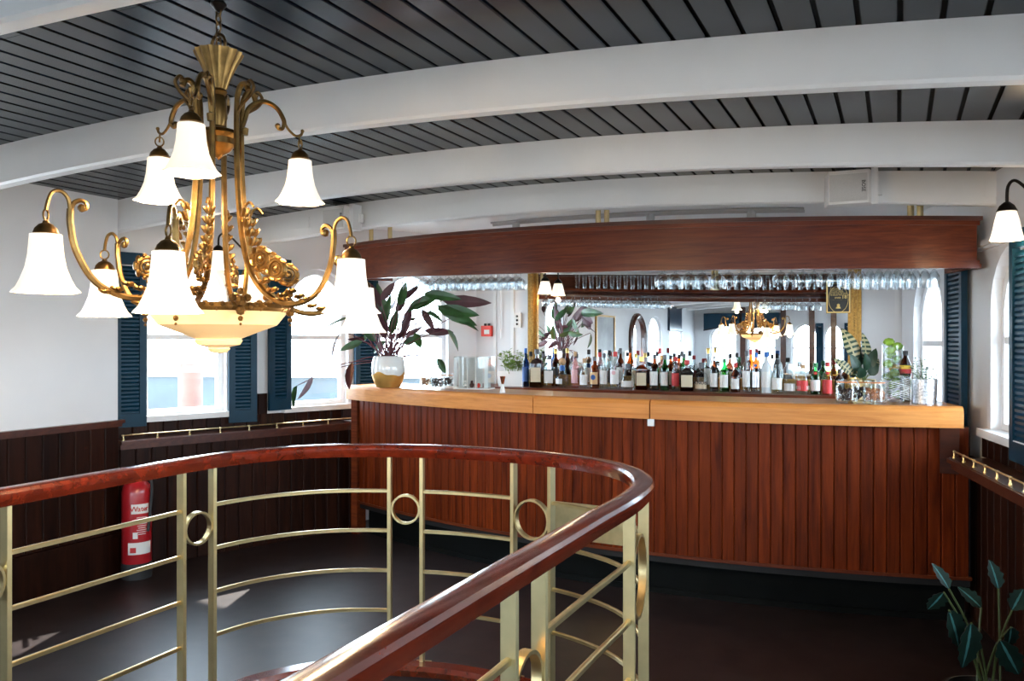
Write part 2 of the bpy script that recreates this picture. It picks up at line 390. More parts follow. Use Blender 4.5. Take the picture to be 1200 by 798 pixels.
# ------------------------------------------------------------------ ceiling: boards, beams
PITCH = 0.1065
NX = int((XR + 0.4 - XL + 0.8) / PITCH)
mb = MB(); nx = 24
xs = [XL - 0.6 + (XR - XL + 1.2) * i / nx for i in range(nx + 1)]
mb.add([(x, y, zceil(x) + 0.022) for x in xs for y in (YREAR - 0.2, YB + 0.2)], [(2 * i, 2 * i + 1, 2 * i + 3, 2 * i + 2) for i in range(nx)])
mb.add([(x, y, zceil(x) + 0.06) for x in xs for y in (YREAR - 0.2, YB + 0.2)], [(2 * i, 2 * i + 1, 2 * i + 3, 2 * i + 2) for i in range(nx)])
ceiling = struct(link('ceiling', mb.mesh('ceiling', M['black'])), 'dark navy boarded ceiling curving between white beams')
Y3 = 4.75
def plank_mesh(length):
    w_, c_, t_ = PITCH / 2 - 0.0065, 0.0035, 0.016
    prof = [(-w_, t_), (-w_, 0.0035), (-w_ + c_, 0), (w_ - c_, 0), (w_, 0.0035), (w_, t_)]
    mb = MB(); mb.add([(x, y, z) for y in (0, length) for x, z in prof], [(i, (i + 1) % 6, 6 + (i + 1) % 6, 6 + i) for i in range(6)] + [(5, 4, 3, 2, 1, 0), (6, 7, 8, 9, 10, 11)])
    return mb.mesh('ceiling_plank', M['navy'])
cuts = [YREAR + 0.02, -3.2, 1.72, 3.15, Y3 + 0.04]
pm = {}
for i in range(NX):
    x = 0.005 + PITCH / 2 + PITCH * (i - int((0.45 - XL) / PITCH) - 1)
    if x > XR + 0.3: break
    b = [-3.2, 1.72, 3.15][(i * 5 + i // 2) % 3]; ya, yb = YREAR + 0.02, Y3 + 0.04
    sl = math.atan(-0.0843 - 0.03574 * x)
    for (a, e) in ((ya, b - 0.001), (b + 0.001, yb)):
        key = round(e - a, 3)
        if key not in pm: pm[key] = plank_mesh(e - a)
        link('plank', pm[key], ceiling, (x, a, zceil(x) + 0.0), (0, -sl, 0))
# white boarding above the bar, beyond the last beam
mb = MB()
mb.add([(x, y, zceil(x) - 0.004) for x in xs for y in (Y3 + 0.03, YB + 0.1)], [(2 * i, 2 * i + 1, 2 * i + 3, 2 * i + 2) for i in range(nx)])
part('white_panel', mb, M['white'], ceiling)
def beam(yf, t, label, n):
    mb = MB(); N = 40; x0, x1 = XL - 0.45, XR + 0.3
    vs = []
    for i in range(N + 1):
        x = x0 + (x1 - x0) * i / N; d = 0.172 + 0.0013 * x * x; zt = zceil(x) + 0.0; zb = zceil(x) - d
        vs += [(x, yf, zt), (x, yf, zb + 0.010), (x, yf + 0.010, zb), (x, yf + t - 0.010, zb), (x, yf + t, zb + 0.010), (x, yf + t, zt)]
    fs = []
    for i in range(N):
        for j in range(6): j2 = (j + 1) % 6; fs.append((6 * i + j, 6 * i + j2, 6 * i + 6 + j2, 6 * i + 6 + j))
    mb.add(vs, fs); return struct(link('trim_%d' % n, mb.mesh('beam', M['white'], True, 40)), label)
beam(1.33, 0.07, 'white cambered ceiling beam nearest the viewer, beside the chandelier chain', 1)
beam(2.53, 0.07, 'broad white cambered ceiling beam just behind the chandelier', 2)
beam(3.69, 0.07, 'white cambered ceiling beam second from the bar', 3)
b3 = beam(Y3, 0.07, 'white cambered ceiling beam right above the bar, carrying two speakers', 4)
for i, y in enumerate((0.15, -1.05, -2.25, -3.45, -4.65, -5.85)): beam(y, 0.07, 'white cambered ceiling beam in the room reflected by the bar mirror', 5 + i)
for (xa, xb, za) in ((-4.05, -3.86, -0.13), (0.40, 0.66, -0.12)):
    xm = (xa + xb) / 2
    part('cover_plate', MB().box(xa, xb, Y3 - 0.006, Y3, zceil(xm) + za, zceil(xm) + za + 0.085), M['white'], b3)

# ------------------------------------------------------------------ walls
Z1 = 2.62
hl = [(0.24, 0.82, 0.98, 1.82, 0.25), (1.32, 1.86, 0.98, 1.82, 0.25), (2.17, 2.92, 0.98, 1.82, 0.28)]
wall_w = wall('wall_left_windows', WL - DL * 0.35, DL, NL, 3.75, -0.05, Z1, [(a + 0.35, b + 0.35, c, d_, e) for a, b, c, d_, e in hl])
wl = wall('wall_left', Vector((XL, YREAR)), Vector((0, 1)), Vector((1, 0)), 3.68 - YREAR, -0.05, Z1,
          [(8.75, 9.42, 0.98, 1.78, 0.3), (3.05, 4.1, 0.98, 1.6, 0.4), (4.5, 5.4, 0.06, 1.55, 0.42), (1.2, 2.4, 1.0, 1.6, 0.4)])
hr = [(-0.62, 0.0, 1.04, 1.66, 0.30), (0.92, 1.66, 1.0, 1.66, 0.30)]
RS = -3.95
wall_r = wall('wall_right', WR + DR * RS, DR, NR, 2.1 - RS, -0.05, Z1, [(a - RS, b - RS, c, d_, e) for a, b, c, d_, e in hr] + [(0.9, 1.7, 1.0, 1.66, 0.3), (2.2, 2.95, 1.0, 1.66, 0.3)])
pr = WR + DR * RS
wall_r2 = wall('wall_right_rear', Vector((pr.x, YREAR)), Vector((0, 1)), Vector((-1, 0)), pr.y - YREAR + 0.02, -0.05, Z1,
               [(a, a + 0.9, 0.95, 1.66, 0.35) for a in (0.6, 2.0, 3.4, 4.8, 6.2)])
wall_b = wall('wall_back', Vector((-3.75, YB)), Vector((1, 0)), Vector((0, -1)), 4.1, -0.05, Z1)
wall_rr = wall('wall_rear', Vector((-5.0, YREAR)), Vector((1, 0)), Vector((0, 1)), 7.2, -0.05, Z1,
               [(a, b, 0.75, 1.55, 0.35) for a, b in ((0.85, 1.5), (1.75, 2.4), (2.75, 3.35), (3.45, 3.9), (4.3, 5.0), (5.3, 6.0))])
struct(link('trim_return', MB().box(XL - 0.35, XL - 0.05, 3.60, 3.678, 0, Z1).mesh('return', M['wall'])), 'white end return of the left wall block')
W1 = window(WL, DL, NL, hl[0], 'arched window left of the bar showing the quay, nearest the extinguisher')
W2 = window(WL, DL, NL, hl[1], 'arched bright window left of the bar, behind the trailing leaves')
W3 = window(WL, DL, NL, hl[2], 'arched bright window behind the big purple plant')
W4 = window(WR, DR, NR, hr[0], 'arched window at the right edge above the narrow ledge')
W5 = window(WR, DR, NR, hr[1], 'arched window at the right behind the bar, beside the sprig planter')
shutter(W1, WL, DL, NL, 0.235, -0.21, 0.92, 2.09); shutter(W1, WL, DL, NL, 0.825, 0.2, 0.90, 2.02, 0.25)
shutter(W2, WL, DL, NL, 1.315, -0.19, 0.97, 2.12, 0.1); shutter(W2, WL, DL, NL, 1.90, 0.22, 0.97, 2.1)
shutter(W4, WR, DR, NR, -0.43, -0.36, 0.95, 2.0, 0.0); shutter(W5, WR, DR, NR, 0.66, -0.34, 0.98, 2.05)
pl_ = Vector((XL, YREAR)); ey, ex_ = Vector((0, 1)), Vector((1, 0))
window(pl_, ey, ex_, (8.75, 9.42, 0.98, 1.78, 0.3), 'arched window in the white wall left of the railing')
window(pl_, ey, ex_, (3.05, 4.1, 0.98, 1.6, 0.4), 'arched window with pale surround seen in the mirror')
window(pl_, ey, ex_, (1.2, 2.4, 1.0, 1.6, 0.4), 'arched window by the navy panel seen in the mirror')
for h in ((0.9, 1.7, 1.0, 1.66, 0.3), (2.2, 2.95, 1.0, 1.66, 0.3)): window(WR + DR * RS, DR, NR, h, 'arched window added for daylight in the unseen right wall beside the stairwell')  # out of view, put in to let daylight reach the room
for a in (0.6, 2.0, 3.4, 4.8, 6.2): window(Vector((pr.x, YREAR)), ey, -ex_, (a, a + 0.9, 0.95, 1.66, 0.35), 'arched window added for daylight along the unseen right wall behind the viewer')  # unseen row of windows, added to bring in more sky light
for i, (a, b) in enumerate(((0.85, 1.5), (1.75, 2.4), (2.75, 3.35), (3.45, 3.9), (4.3, 5.0), (5.3, 6.0))):
    wn = window(Vector((-5.0, YREAR)), ex_, ey, (a, b, 0.75, 1.55, 0.35), 'arched window at the far end of the room seen in the mirror')
    if i == 3:
        shutter(wn, Vector((-5.0, YREAR)), ex_, ey, a, -0.16, 0.8, 1.9); shutter(wn, Vector((-5.0, YREAR)), ex_, ey, b, 0.16, 0.8, 1.9)

# arched doorway with a dark lining in the left wall (seen in the mirror)
door = struct(thing('door_1', 'arched doorway with dark wooden lining seen in the bar mirror', None, (XL, YREAR + 4.95, 0)))
lp = hole_loop((YREAR + 4.5, YREAR + 5.4, 0.0, 1.55, 0.42))[2:]
lp = [(YREAR + 5.4, 0)] + lp + [(YREAR + 4.5, 0)]
part('door_lining', MB().tube([(XL + 0.02, y, z) for y, z in lp], 0.06, 6), M['mahog_dark'], door)
part('door_leaf', MB().box(XL - 0.5, XL - 0.46, YREAR + 4.3, YREAR + 5.6, 0, 2.2), M['mahog'], door)

# wainscot planking
pk = {}
def plank_piece(wd, h, t=0.014, ch=0.006):
    key = (round(wd, 4), round(h, 4), t)
    if key not in pk:
        a = wd / 2 - 0.0012
        prof = [(-a, 0), (-a, t - ch), (-a + ch, t), (a - ch, t), (a, t - ch), (a, 0)]
        mb = MB(); mb.add([(x, y, z) for z in (0, h) for x, y in prof], [(i, (i + 1) % 6, 6 + (i + 1) % 6, 6 + i) for i in range(6)] + [(5, 4, 3, 2, 1, 0), (6, 7, 8, 9, 10, 11)])
        pk[key] = mb
    return pk[key]
pkm = {}
def planking(parent, p0, d, nrm, s0, s1, z0, z1, mat, pitch=0.105, t=0.014):
    n = max(1, round((s1 - s0) / pitch)); wd = (s1 - s0) / n; mb = plank_piece(wd, z1 - z0, t)
    key = (id(mb), mat)
    if key not in pkm: pkm[key] = mb.mesh('plank', M[mat])
    ang = math.atan2(nrm.y, nrm.x) - PI / 2
    for i in range(n):
        q = p0 + d * (s0 + wd * (i + 0.5)); link('plank', pkm[key], parent, (q.x, q.y, z0), (0, 0, ang))
planking(wl, Vector((XL, YREAR)), ey, ex_, 5.5, 3.68 - YREAR, 0.26, 0.955, 'wainscot')
planking(wl, Vector((XL, YREAR)), ey, ex_, 0.0, 4.4, 0.26, 0.9, 'wainscot', 0.2)
struct(link('baseboard_left', MB().box(XL - 0.001, XL + 0.03, YREAR + 5.5, 3.69, 0, 0.26).box(XL, XL + 0.04, YREAR + 5.5, 3.69, 0.25, 0.275).mesh('baseboard', M['wainscot'])), 'dark wooden baseboard below the left wainscot')
struct(link('trim_dado', MB().box(XL - 0.001, XL + 0.045, YREAR + 5.5, 3.70, 0.972, 0.992).box(XL, XL + 0.03, YREAR + 5.5, 3.69, 0.95, 0.972).mesh('dado', M['mahog_dark'])), 'dark moulded rail capping the left wainscot')
# window walls: boxed-out lower planking, ledge, short planks above it
LB = 0.16
planking(wall_w, WL + NL * LB, DL, NL, 0.02, 1.86, 0.0, 0.83, 'wainscot', 0.10)
planking(wall_w, WL, DL, NL, -0.05, 2.1, 0.85, 0.945, 'wainscot', 0.10)
planking(wall_w, WL, DL, NL, 0.98, 1.14, 0.945, 1.10, 'wainscot', 0.08)
planking(wall_r, WR + NR * 0.001, DR, NR, -3.0, 0.4, 0.0, 0.868, 'wainscot', 0.10)
planking(wall_r, WR, DR, NR, -3.0, 0.1, 0.895, 1.0, 'wainscot', 0.10)
mbk = MB(); a = WL + NL * (LB - 0.02); e = DL * 1.9
mbk.obox((a.x, a.y, 0), (e.x, e.y, 0), (NL.x * 0.02, NL.y * 0.02, 0), (0, 0, 0.83)); part('batten_backing', mbk, M['black'], wall_w)
def ledge(label, p0, d, nrm, s0, s1, z, depth, nposts):
    q0 = p0 + d * s0; root = thing('wall_ledge', label, 'ledge', (q0.x, q0.y, z - 0.03))
    D3, N3 = Vector((d.x, d.y, 0)), Vector((nrm.x, nrm.y, 0)); o = Vector((q0.x, q0.y, z - 0.03)); L = s1 - s0
    part('board', MB().obox(o, D3 * L, N3 * depth, (0, 0, 0.03)).obox(o + N3 * (depth - 0.005) + Vector((0, 0, 0.004)), D3 * L, N3 * 0.017, (0, 0, 0.022)).obox(o + N3 * (depth - 0.035) + Vector((0, 0, -0.03)), D3 * L, N3 * 0.025, (0, 0, 0.03)), M['mahog_dark'], root)
    zr = Vector((0, 0, 0.062)); a = o + N3 * (depth - 0.02)
    part('gallery_rail', MB().tube([a + zr + D3 * 0.01, a + zr + D3 * (L - 0.01)], 0.0045, 8), M['brass'], root, True)
    for i in range(nposts):
        b = a + D3 * (0.02 + (L - 0.04) * i / (nposts - 1))
        part('rail_post', MB().lathe([(0.0001, 0.03), (0.009, 0.03), (0.009, 0.034), (0.005, 0.04), (0.005, 0.055), (0.0075, 0.058), (0.0075, 0.066), (0.0001, 0.069)], 8, b), M['brass'], root, True)
    return root
ledge('dark wooden ledge with slim brass rail under the left windows', WL, DL, NL, 0.02, 1.80, 0.85, 0.2, 9)
ledge('dark wooden ledge with slim brass rail under the right window', WR, DR, NR, -3.0, -0.02, 0.90, 0.2, 19)
# right wall cornice, small panel strips on the back wall
a = WR + DR * -3.0; e = DR * 5.0
struct(link('trim_cornice', MB().obox((a.x, a.y, 1.985), (e.x, e.y, 0), (NR.x * 0.035, NR.y * 0.035, 0), (0, 0, 0.03)).obox((a.x, a.y, 1.97), (e.x, e.y, 0), (NR.x * 0.02, NR.y * 0.02, 0), (0, 0, 0.018)).mesh('cornice', M['white'])), 'white moulded strip along the right wall')
for x in (-3.40, -3.22, -0.02):
    part('panel_strip', MB().box(x, x + 0.03, YB - 0.012, YB, 0.9, Z1), M['white'], wall_b)
struct(part('trim_pipe', MB().tube([(-3.32, YB - 0.02, 2.1), (-3.32, YB - 0.02, 1.52)], 0.006, 6), M['white']), 'thin white cable conduit on the wall beside the gilt mirror')

# ------------------------------------------------------------------ bar
def bar_y(x): return 4.63 + 0.083 * (x + 1.25) ** 2
BX0, BX1, BZ = -3.87, 0.31, 1.157
def arc(x0, x1, off=0.0, z=0.0, n=24):
    out = []
    for i in range(n + 1):
        x = x0 + (x1 - x0) * i / n; sl = 0.166 * (x + 1.25); nn = Vector((-sl, 1)).normalized()
        out.append(Vector((x + nn.x * off, bar_y(x) + nn.y * off, z)))
    return out
bar = thing('bar_counter', 'long bowed bar front of dark red vertical boards on a black plinth', 'bar', (-1.78, 4.9, 0))
wdt = 0.066; n = int((BX1 + 0.08 - BX0 - 0.06) / wdt)
mb0 = plank_piece(wdt, 0.788, 0.016, 0.004); bm_ = mb0.mesh('bar_board', M['bar_plank'])
for i in range(n):
    x = BX0 + 0.07 + wdt * (i + 0.5); sl = 0.166 * (x + 1.25); nn = Vector((-sl, 1)).normalized()
    link('board', bm_, bar, Vector((x + nn.x * 0.085, bar_y(x) + nn.y * 0.085, 0.255)) - bar.location, (0, 0, math.atan2(sl, 1) + PI))
# carcass behind boards, plinth
part('carcass', MB().sweep(arc(BX0 + 0.03, BX1 + 0.06, 0.11), [(-0.24, 0.20), (0.02, 0.20), (0.02, 1.043), (-0.24, 1.043)]), M['black'], bar)
part('plinth', MB().sweep(arc(BX0 + 0.05, BX1 + 0.06, 0.2), [(-0.15, 0), (0.03, 0), (0.03, 0.20), (-0.15, 0.20)]), M['kick'], bar)
part('base_bead', MB().sweep(arc(BX0 + 0.04, BX1 + 0.06, 0.085), [(0, 0.24), (0.02, 0.24), (0.02, 0.258), (0, 0.258)]), M['mahog'], bar)
part('plinth_strip', MB().sweep(arc(BX0 + 0.05, BX1 + 0.06, 0.165), [(0, 0), (0.02, 0), (0.012, 0.03), (0, 0.03)]), M['kick'], bar)
for xx in (BX0 + 0.03,):
    y = bar_y(xx + 0.02)
    part('corner_post', MB().box(xx, xx + 0.055, y + 0.045, y + 0.16, 0.0, 1.043), M['mahog'], bar)
y = bar_y(BX1 - 0.06)
mb = MB(); o = Vector((BX1 - 0.10, y + 0.06, 0.74))
mb.add([(BX1 - 0.11, y + 0.015, 1.043), (BX1 - 0.02, y + 0.015, 1.043), (BX1 - 0.02, y + 0.05, 0.80), (BX1 - 0.11, y + 0.05, 0.80),
        (BX1 - 0.11, y + 0.12, 1.043), (BX1 - 0.02, y + 0.12, 1.043), (BX1 - 0.02, y + 0.12, 0.80), (BX1 - 0.11, y + 0.12, 0.80)],
       [(0, 1, 2, 3), (4, 5, 6, 7), (0, 4, 7, 3), (1, 5, 6, 2), (0, 1, 5, 4), (3, 2, 6, 7)]); part('bracket', mb, M['mahog_dark'], bar)
pp = part('brass_plate', MB().sweep(arc(-1.98, -1.47, 0.072, 0, 6), [(-0.006, 0.275), (0.004, 0.275), (0.004, 0.50), (-0.006, 0.50)]), M['brass'], bar); pp['label'] = 'tarnished brass plate low on the bar front'
hg = part('hinge', MB().box(-1.325, -1.285, bar_y(-1.3) + 0.045, bar_y(-1.3) + 0.07, 1.0, 1.045), M['steel'], bar); hg['label'] = 'small steel hinge under the worktop joint'
top = thing('bar_worktop', 'polished honey-coloured wooden bar top in three joined lengths', 'worktop', (-1.78, 4.9, 1.04))
WD = 0.47
pr_top = [(0.0, 0.0), (0.0, 0.085), (-0.006, 0.103), (-0.02, 0.112), (-WD, 0.112), (-WD, 0.0)]
pr_top = [(u, v + 1.045) for u, v in pr_top]
for (xa, xb) in ((BX0, -2.064), (-2.058, -1.303), (-1.296, BX1)):
    part('board', MB().sweep(arc(xa, xb, 0, 0, 14), pr_top), M['top'], top)
# back shelf unit under the mirror
SB_Y, SB_Z = 6.30, 1.10
bb = thing('back_bar', 'dark red shelf unit under the mirror holding the bottles', 'cabinet', (-1.9, 6.5, 0))
part('body', MB().box(-3.45, -0.02, SB_Y + 0.05, YB - 0.001, 0.08, SB_Z - 0.05), M['mahog_dark'], bb)
part('shelf_top', MB().box(-3.55, 0.02, SB_Y, YB - 0.001, SB_Z - 0.05, SB_Z), M['mahog'], bb)
for i in range(6):
    x = -3.43 + 0.565 * i; dr = part('door', MB().box(x, x + 0.545, SB_Y + 0.03, SB_Y + 0.05, 0.14, SB_Z - 0.08), M['mahog'], bb)
    part('knob', MB().ball((x + 0.5, SB_Y + 0.02, 0.85), 0.014), M['brass'], dr, True)

# ------------------------------------------------------------------ gilt mirror
mx0, mx1, mz0, mz1, my = -3.03, -0.25, 1.102, 2.22, YB - 0.05
mir = thing('wall_mirror', 'large gilt framed mirror behind the bottles reflecting the room', 'mirror', ((mx0 + mx1) / 2, my, mz0))
part('mirror_glass', MB().box(mx0 + 0.05, mx1 - 0.05, my + 0.012, my + 0.02, mz0 + 0.05, mz1 - 0.05), M['mirror'], mir)
mb = MB(); fw = 0.095
for (u0, u1, dy) in ((0, 0.030, 0.0), (0.030, 0.068, -0.028), (0.068, fw, -0.006)):
    for a in (0, 1):
        xa = mx0 + u0 if a == 0 else mx1 - u1
        mb.box(xa, xa + u1 - u0, my + dy, my + 0.05, mz0, mz1)
        za = mz0 + u0 if a == 0 else mz1 - u1
        mb.box(mx0 + fw, mx1 - fw, my + dy, my + 0.05, za, za + u1 - u0)
fr = part('frame', mb, M['gold'], mir)
mb = MB()
for xa in (mx0 + 0.049, mx1 - 0.049):
    for i in range(56): mb.ball((xa, my - 0.028, mz0 + 0.02 + i * 0.0195), 0.0095, 6, 3)
bd = part('beading', mb, M['gold'], fr, True); bd['kind'] = 'stuff'

# ------------------------------------------------------------------ gantry over the bar
GX0, GX1 = -3.86, 0.37
def quad3(x, pts):
    s = 0
    for i, (xi, yi) in enumerate(pts):
        t = yi
        for j, (xj, _) in enumerate(pts):
            if i != j: t *= (x - xj) / (xi - xj)
        s += t
    return s
def gz1(x): return quad3(x, [(0.37, 2.122), (-1.63, 2.183), (-3.63, 2.222)])
def gz0(x): return quad3(x, [(0.37, 1.876), (-1.63, 1.915), (-3.63, 1.968)])
def gstrip(x0, x1, o0, o1, za, zb, n=28):
    """curved strip following the bar arc between offsets o0..o1 and heights za(x)..zb(x)"""
    A, B = arc(x0, x1, o0, 0, n), arc(x0, x1, o1, 0, n); mb = MB(); vs = []
    for i in range(n + 1):
        x = x0 + (x1 - x0) * i / n
        vs += [(A[i].x, A[i].y, za(x)), (A[i].x, A[i].y, zb(x)), (B[i].x, B[i].y, zb(x)), (B[i].x, B[i].y, za(x))]
    fs = [(0, 1, 2, 3), tuple(4 * n + j for j in (3, 2, 1, 0))]
    for i in range(n):
        for j in range(4): j2 = (j + 1) % 4; fs.append((4 * i + j, 4 * i + j2, 4 * i + 4 + j2, 4 * i + 4 + j))
    return mb.add(vs, fs)
gan = thing('bar_gantry', 'bowed mahogany canopy hanging over the bar on brass poles', 'canopy', (-1.75, 4.9, 1.87))
part('front_board', gstrip(GX0, GX1, 0.0, 0.03, gz0, gz1), M['mahog'], gan)
part('top_moulding', gstrip(GX0 - 0.02, GX1 + 0.02, -0.022, 0.04, lambda x: gz1(x) - 0.004, lambda x: gz1(x) + 0.018), M['mahog_dark'], gan)
part('top_bead', gstrip(GX0 - 0.01, GX1 + 0.01, -0.012, 0.0, lambda x: gz1(x) - 0.028, lambda x: gz1(x) - 0.004), M['mahog'], gan)
part('bottom_moulding', gstrip(GX0 - 0.015, GX1 + 0.015, -0.018, 0.03, lambda x: gz0(x) - 0.004, lambda x: gz0(x) + 0.018), M['mahog'], gan)
part('bottom_bead', gstrip(GX0 - 0.01, GX1 + 0.01, -0.010, 0.0, lambda x: gz0(x) + 0.018, lambda x: gz0(x) + 0.038), M['mahog'], gan)
part('glass_shelf', gstrip(GX0 + 0.01, GX1 - 0.01, 0.03, 0.40, lambda x: gz0(x) + 0.075, lambda x: gz0(x) + 0.10), M['mahog'], gan)
for xx in (GX0, GX1 - 0.03):
    e = arc(xx, xx + 0.03, 0.03, 0, 1)
    part('end_board', gstrip(xx, xx + 0.03, 0.03, 0.40, gz0, gz1, 1), M['mahog'], gan)
for (o_) in (0.10, 0.16, 0.28, 0.34):
    part('glass_rack', gstrip(GX0 + 0.05, GX1 - 0.05, o_ - 0.009, o_ + 0.009, lambda x: gz0(x) + 0.03, lambda x: gz0(x) + 0.042), M['mahog_dark'], gan)
for (pa, pb) in ((435, 457), (701, 711), (1067, 1078)):
    for p, yy in ((pa, 4.98), (pb, 5.02)):
        if pa == 435: yy += 0.28
        x = qx(p) * yy
        po = part('pole', MB().lathe([(0.017, gz0(x) + 0.1), (0.017, zceil(x))], 12, (x, yy, 0)).lathe([(0.0001, 0), (0.03, 0), (0.03, 0.012), (0.017, 0.02)], 12, (x, yy, gz0(x) + 0.1)), M['brass'], gan, True)
# spot track on the white panel
trk = thing('spotlight_track', 'grey ceiling spotlight track above the bar canopy', 'track light', (-1.7, 6.1, 2.4))
def tr_p(px): yy = 6.05; x = qx(px) * yy; return Vector((x, yy, zceil(x) - 0.03))
pts = [tr_p(578 + 365 * i / 10) for i in range(11)]
part('track', MB().tube(pts, 0.014, 4), M['grey_pl'], trk)
part('track_cable', MB().tube([p + Vector((0, -0.045, 0.012)) for p in pts], 0.008, 6), M['grey_pl'], trk)
for px in (606, 763, 881):
    p = tr_p(px) + Vector((0, -0.02, -0.02)); hd = part('spot_head', MB().lathe([(0.0001, 0.03), (0.022, 0.028), (0.032, 0.005), (0.032, -0.05), (0.027, -0.05), (0.0001, -0.04)], 14, p), M['grey_pl'], trk, True)
    part('spot_lamp', MB().lathe([(0.0001, -0.046), (0.024, -0.046), (0.024, -0.049), (0.0001, -0.052)], 12, p), M['shade'], hd)

# ------------------------------------------------------------------ speakers on the beam
def speaker(x0, x1, y0, zb, zt, tilt, label):
    x = (x0 + x1) / 2; root = thing('wall_speaker', label, 'speaker', (x, y0, zb), tilt, 'white speakers on the beam'); wd, h = x1 - x0, zt - zb
    mb = MB(); p = [(-wd / 2, 0), (wd / 2, 0), (wd / 2 - 0.03, -0.13), (-wd / 2 + 0.03, -0.13)]
    mb.add([(a, b, z) for z in (0, h) for a, b in p], [(0, 1, 2, 3), (4, 5, 6, 7)] + [(i, (i + 1) % 4, 4 + (i + 1) % 4, 4 + i) for i in range(4)])
    part('cabinet', mb, M['spk'], root, loc=LOCAL)
    g = part('grille', MB().box(-wd / 2 + 0.036, wd / 2 - 0.036, -0.137, -0.13, 0.012, h - 0.02), M['grille'], root, loc=LOCAL)
    text('logo', 'BOSE', 0.026, M['ink'], g, (wd / 2 - 0.055, -0.1385, h * 0.5), (PI / 2, PI / 2, 0))
    part('bracket', MB().box(wd / 2 - 0.02, wd / 2 + 0.012, -0.09, 0.0, -0.004, h + 0.012).box(wd / 2 - 0.01, wd / 2 + 0.03, -0.03, 0.0, h * 0.3, h * 0.7), M['white'], root, loc=LOCAL)
speaker(-0.36, -0.105, Y3 - 0.002, 2.215, zceil(-0.23) - 0.02, 0, 'white box speaker with small dark logo on the beam above the sign')
speaker(-3.66, -3.40, Y3 - 0.002, 2.27, 2.43, -0.12, 'white box speaker on the beam above the chandelier\'s right arm')

# ------------------------------------------------------------------ small wall fixtures
cp = thing('alarm_call_point', 'red square alarm call point on the white wall by the mirror', 'alarm', (0, 0, 0))
p = at(572, 399, YB / 0.9047); x = qx(572) * YB; zdw = YB * CS - x * SN; zc_ = EYE + (399 - 388) / F * zdw; cp.location = (x, YB, zc_ - 0.05)
part('housing', MB().box(-0.05, 0.05, -0.045, 0, 0, 0.10), M['red_pl'], cp, loc=LOCAL)
part('cover', MB().box(-0.018, 0.035, -0.048, -0.045, 0.022, 0.062), M['paper'], cp, loc=LOCAL)
part('cable_gland', MB().lathe([(0.0001, 0), (0.012, 0), (0.012, 0.02), (0.0001, 0.022)], 8, (-0.02, -0.02, 0.10)).lathe([(0.0001, 0), (0.012, 0), (0.012, 0.02), (0.0001, 0.022)], 8, (0.02, -0.02, 0.10)), M['ink'], cp, loc=LOCAL)
x = qx(607) * YB; zdw = YB * CS - x * SN; zc_ = EYE + (399 - 375) / F * zdw
sk = thing('switch_panel', 'pale switch panel with three dark knobs beside the gilt frame', 'switch', (x, YB, zc_ - 0.06))
part('plate', MB().box(-0.035, 0.035, -0.02, 0, -0.01, 0.125), M['paper'], sk, loc=LOCAL)
for i in range(3): part('knob', MB().ball((0, -0.022, 0.022 + 0.036 * i), 0.011), M['ink'], sk, True, loc=LOCAL)

# ------------------------------------------------------------------ lamp shade meshes
def bell(h, r0, r1, n=32, lobes=8, amp=0.06):
    prof = [(0.3 * r0, 0), (r0 * 0.85, -0.01 * h / 0.16), (r0 * 1.02, -0.06 * h), (r0 * 1.06, -0.2 * h), (r0 * 1.14, -0.4 * h), (r0 * 1.3, -0.6 * h), (r0 * 1.58, -0.78 * h), (r1 * 0.88, -0.90 * h), (r1, -0.97 * h), (r1 * 1.02, -h)]
    prof = prof + [(r * 0.93, z) for r, z in prof[::-1][:-1]]; k = len(prof)
    return MB().lathe(prof, n, (0, 0, 0), lambda a, j: amp * (max(0, min(j, k - 1 - j) - 5) / 4.0) * math.cos(lobes * a))
def fluted(h, r0, r1):
    prof = [(0.3 * r0, 0), (r0, -0.03 * h), (r0 * 1.25, -0.3 * h), (r0 * 1.45, -0.6 * h), (r1 * 0.9, -0.85 * h), (r1, -h)]
    prof = prof + [(r * 0.93, z) for r, z in prof[::-1][:-1]]
    return MB().lathe(prof, 40, (0, 0, 0), lambda a, j: 0.05 * math.cos(10 * a))
def bulb(parent, loc, power, col=(1, 0.72, 0.42), r=0.02):
    ld = bpy.data.lights.new('bulb', 'POINT'); ld.energy = power; ld.color = col; ld.shadow_soft_size = r
    lo = bpy.data.objects.new('bulb_light', ld); C.objects.link(lo); lo.parent = parent; lo.location = loc

# ------------------------------------------------------------------ chandelier
CH = Vector((-1.80, 1.805, 0))
ch = thing('chandelier', 'brass chandelier with nine lit bell shades and an alabaster bowl', 'chandelier', (CH.x, CH.y, 1.465))
S = 1 / 400.0
def hz(y): return (399 - y) * S + EYE - 1.465
part('canopy', MB().lathe([(0.0001, 0.0), (0.022, -0.002), (0.024, -0.012), (0.010, -0.03), (0.0001, -0.034)][::-1], 20, (0, 0, zceil(CH.x) - 1.465 + 0.012)), M['bronze'], ch, True, loc=LOCAL)
zz = hz(8); i = 0
while zz > hz(48):
    a = PI / 2 * (i % 2); c = Vector((0, 0, zz - 0.012)); u = Vector((math.cos(a), math.sin(a), 0))
    part('chain_link', MB().tube([c + u * (0.009 * math.cos(t)) + Vector((0, 0, 0.017 * math.sin(t))) for t in [2 * PI * q / 10 for q in range(10)]], 0.0028, 5, True), M['antique_dk'], ch, True, loc=LOCAL)
    zz -= 0.024; i += 1
part('hanging_ring', MB().tube([(0.026 * math.cos(t), 0, hz(52) + 0.028 * math.sin(t)) for t in [2 * PI * q / 20 for q in range(20)]], 0.005, 6, True), M['antique_dk'], ch, True, loc=LOCAL)
fl = lambda a, j: 0.05 * math.cos(16 * a)
